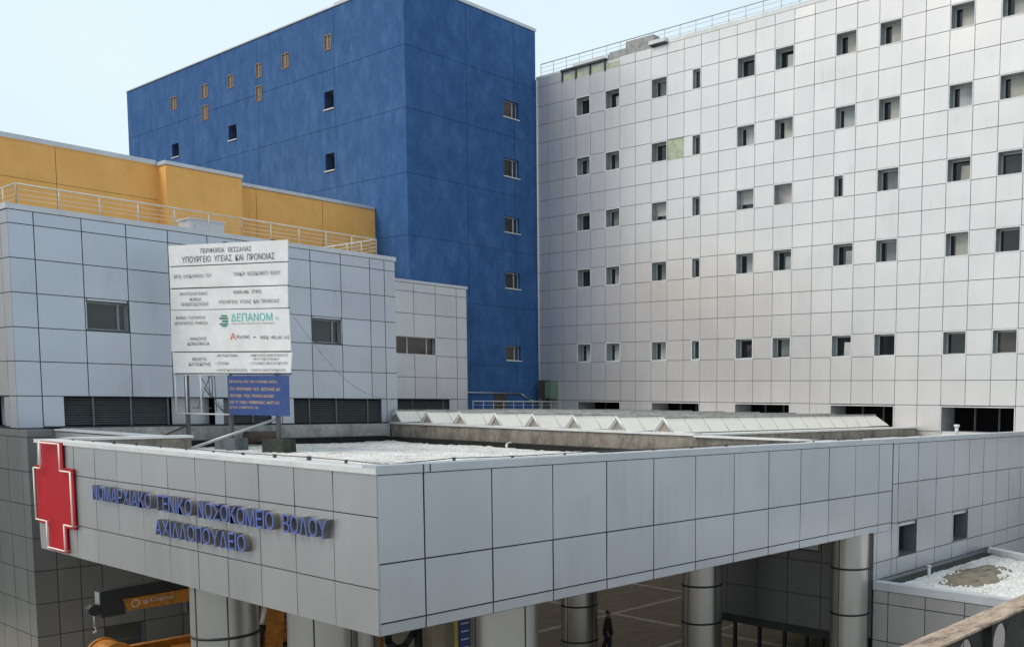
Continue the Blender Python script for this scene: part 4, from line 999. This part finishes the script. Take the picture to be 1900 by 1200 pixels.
skin(jv, [(0, 1), (1, 2), (2, 3), (2, 4), (4, 5), (5, 6), (2, 7), (7, 8), (8, 9)], [(.23, .18), (.215, .175), (.225, .17), .085, .105, .085, .062, .105, .085, .062], 'jacket', M['jacket'], pr)
tv = [pp(0, 0, .95), pp(.0, .10, .90), pp(.08, .10, .50), pp(.05, .10, .10), pp(.0, -.10, .90), pp(-.05, -.10, .50), pp(-.2, -.10, .12)]
skin(tv, [(0, 1), (1, 2), (2, 3), (0, 4), (4, 5), (5, 6)], [(.195, .16), .135, .10, .08, .135, .10, .08], 'trousers', M['trousers'], pr)
for s_, a, b in ((.1, (.02, .05), (.19, .04)), (-.1, (-.22, .07), (-.09, .035))):
    skin([pp(a[0], s_, a[1]), pp(b[0], s_, b[1])], [(0, 1)], [.05, .042], 'shoe', M['shoe'], pr)

# ================================================================ CAMERA
cam = bpy.data.cameras.new('camera'); co = bpy.data.objects.new('camera', cam); col.objects.link(co)
yaw, pitch, roll = 0.618477225, -0.0829734959, 0.0116109021
cyw, syw, cp, sp, cr, sr = math.cos(yaw), math.sin(yaw), math.cos(pitch), math.sin(pitch), math.cos(roll), math.sin(roll)
Mw = Matrix(((syw, -cyw, 0), (0, 0, -1), (cyw, syw, 0)))
Pm = Matrix(((1, 0, 0), (0, cp, sp), (0, -sp, cp))); Rm = Matrix(((cr, -sr, 0), (sr, cr, 0), (0, 0, 1)))
W = Rm @ Pm @ Mw                      # world -> (right, down, forward)
rt, dn, fw = W[0], W[1], W[2]
rot = Matrix((rt, -dn, -fw)).transposed().to_4x4()
co.matrix_world = Matrix.Translation((0, 0, 10.4)) @ rot
cam.sensor_width = 36; cam.sensor_fit = 'HORIZONTAL'; cam.lens = 1784.643 / 1900 * 36
cam.shift_x = -(1436.858 - 950) / 1900; cam.shift_y = (890.747 - 600) / 1900
cam.clip_start = .1; cam.clip_end = 2000
scene.camera = co

# ================================================================ LIGHT
SUN_DIR = Vector((-.70, .38, .95)).normalized()     # towards the sun: beyond the left edge of the picture
elev = math.asin(SUN_DIR.z); azi = math.atan2(SUN_DIR.x, SUN_DIR.y)
sun = bpy.data.lights.new('sun', 'SUN'); sun.energy = 2.2; sun.angle = R(28); sun.color = (1., .93, .83)
so = bpy.data.objects.new('sun', sun); col.objects.link(so)
so.rotation_euler = SUN_DIR.to_track_quat('Z', 'Y').to_euler()
w = bpy.data.worlds.new('World'); scene.world = w; w.use_nodes = True
nt = w.node_tree; nt.nodes.clear()
out = nt.nodes.new('ShaderNodeOutputWorld'); bg = nt.nodes.new('ShaderNodeBackground')
sky = nt.nodes.new('ShaderNodeTexSky'); sky.sky_type = 'NISHITA'; sky.sun_disc = False
sky.sun_elevation = elev; sky.sun_rotation = azi; sky.dust_density = 3.; sky.air_density = 1.2; sky.ozone_density = 1.5
tc_ = nt.nodes.new('ShaderNodeTexCoord'); nz_ = nt.nodes.new('ShaderNodeTexNoise'); nz_.inputs['Scale'].default_value = 1.6; nz_.inputs['Detail'].default_value = 6
nt.links.new(tc_.outputs['Generated'], nz_.inputs['Vector'])
rp = nt.nodes.new('ShaderNodeValToRGB'); rp.color_ramp.elements[0].position = .3; rp.color_ramp.elements[0].color = (.74, .74, .74, 1); rp.color_ramp.elements[1].position = .7; rp.color_ramp.elements[1].color = (.98, .98, .98, 1)
nt.links.new(nz_.outputs[0], rp.inputs[0])
mx = nt.nodes.new('ShaderNodeMix'); mx.data_type = 'RGBA'
nt.links.new(rp.outputs[0], mx.inputs[0]); nt.links.new(sky.outputs[0], mx.inputs[6]); mx.inputs[7].default_value = (7.6, 8.95, 9.7, 1)
nt.links.new(mx.outputs[2], bg.inputs[0]); bg.inputs[1].default_value = .11
nt.links.new(bg.outputs[0], out.inputs[0])
scene.view_settings.view_transform = 'Standard'; scene.view_settings.look = 'None'
scene.view_settings.exposure = 0.; scene.view_settings.gamma = 1.
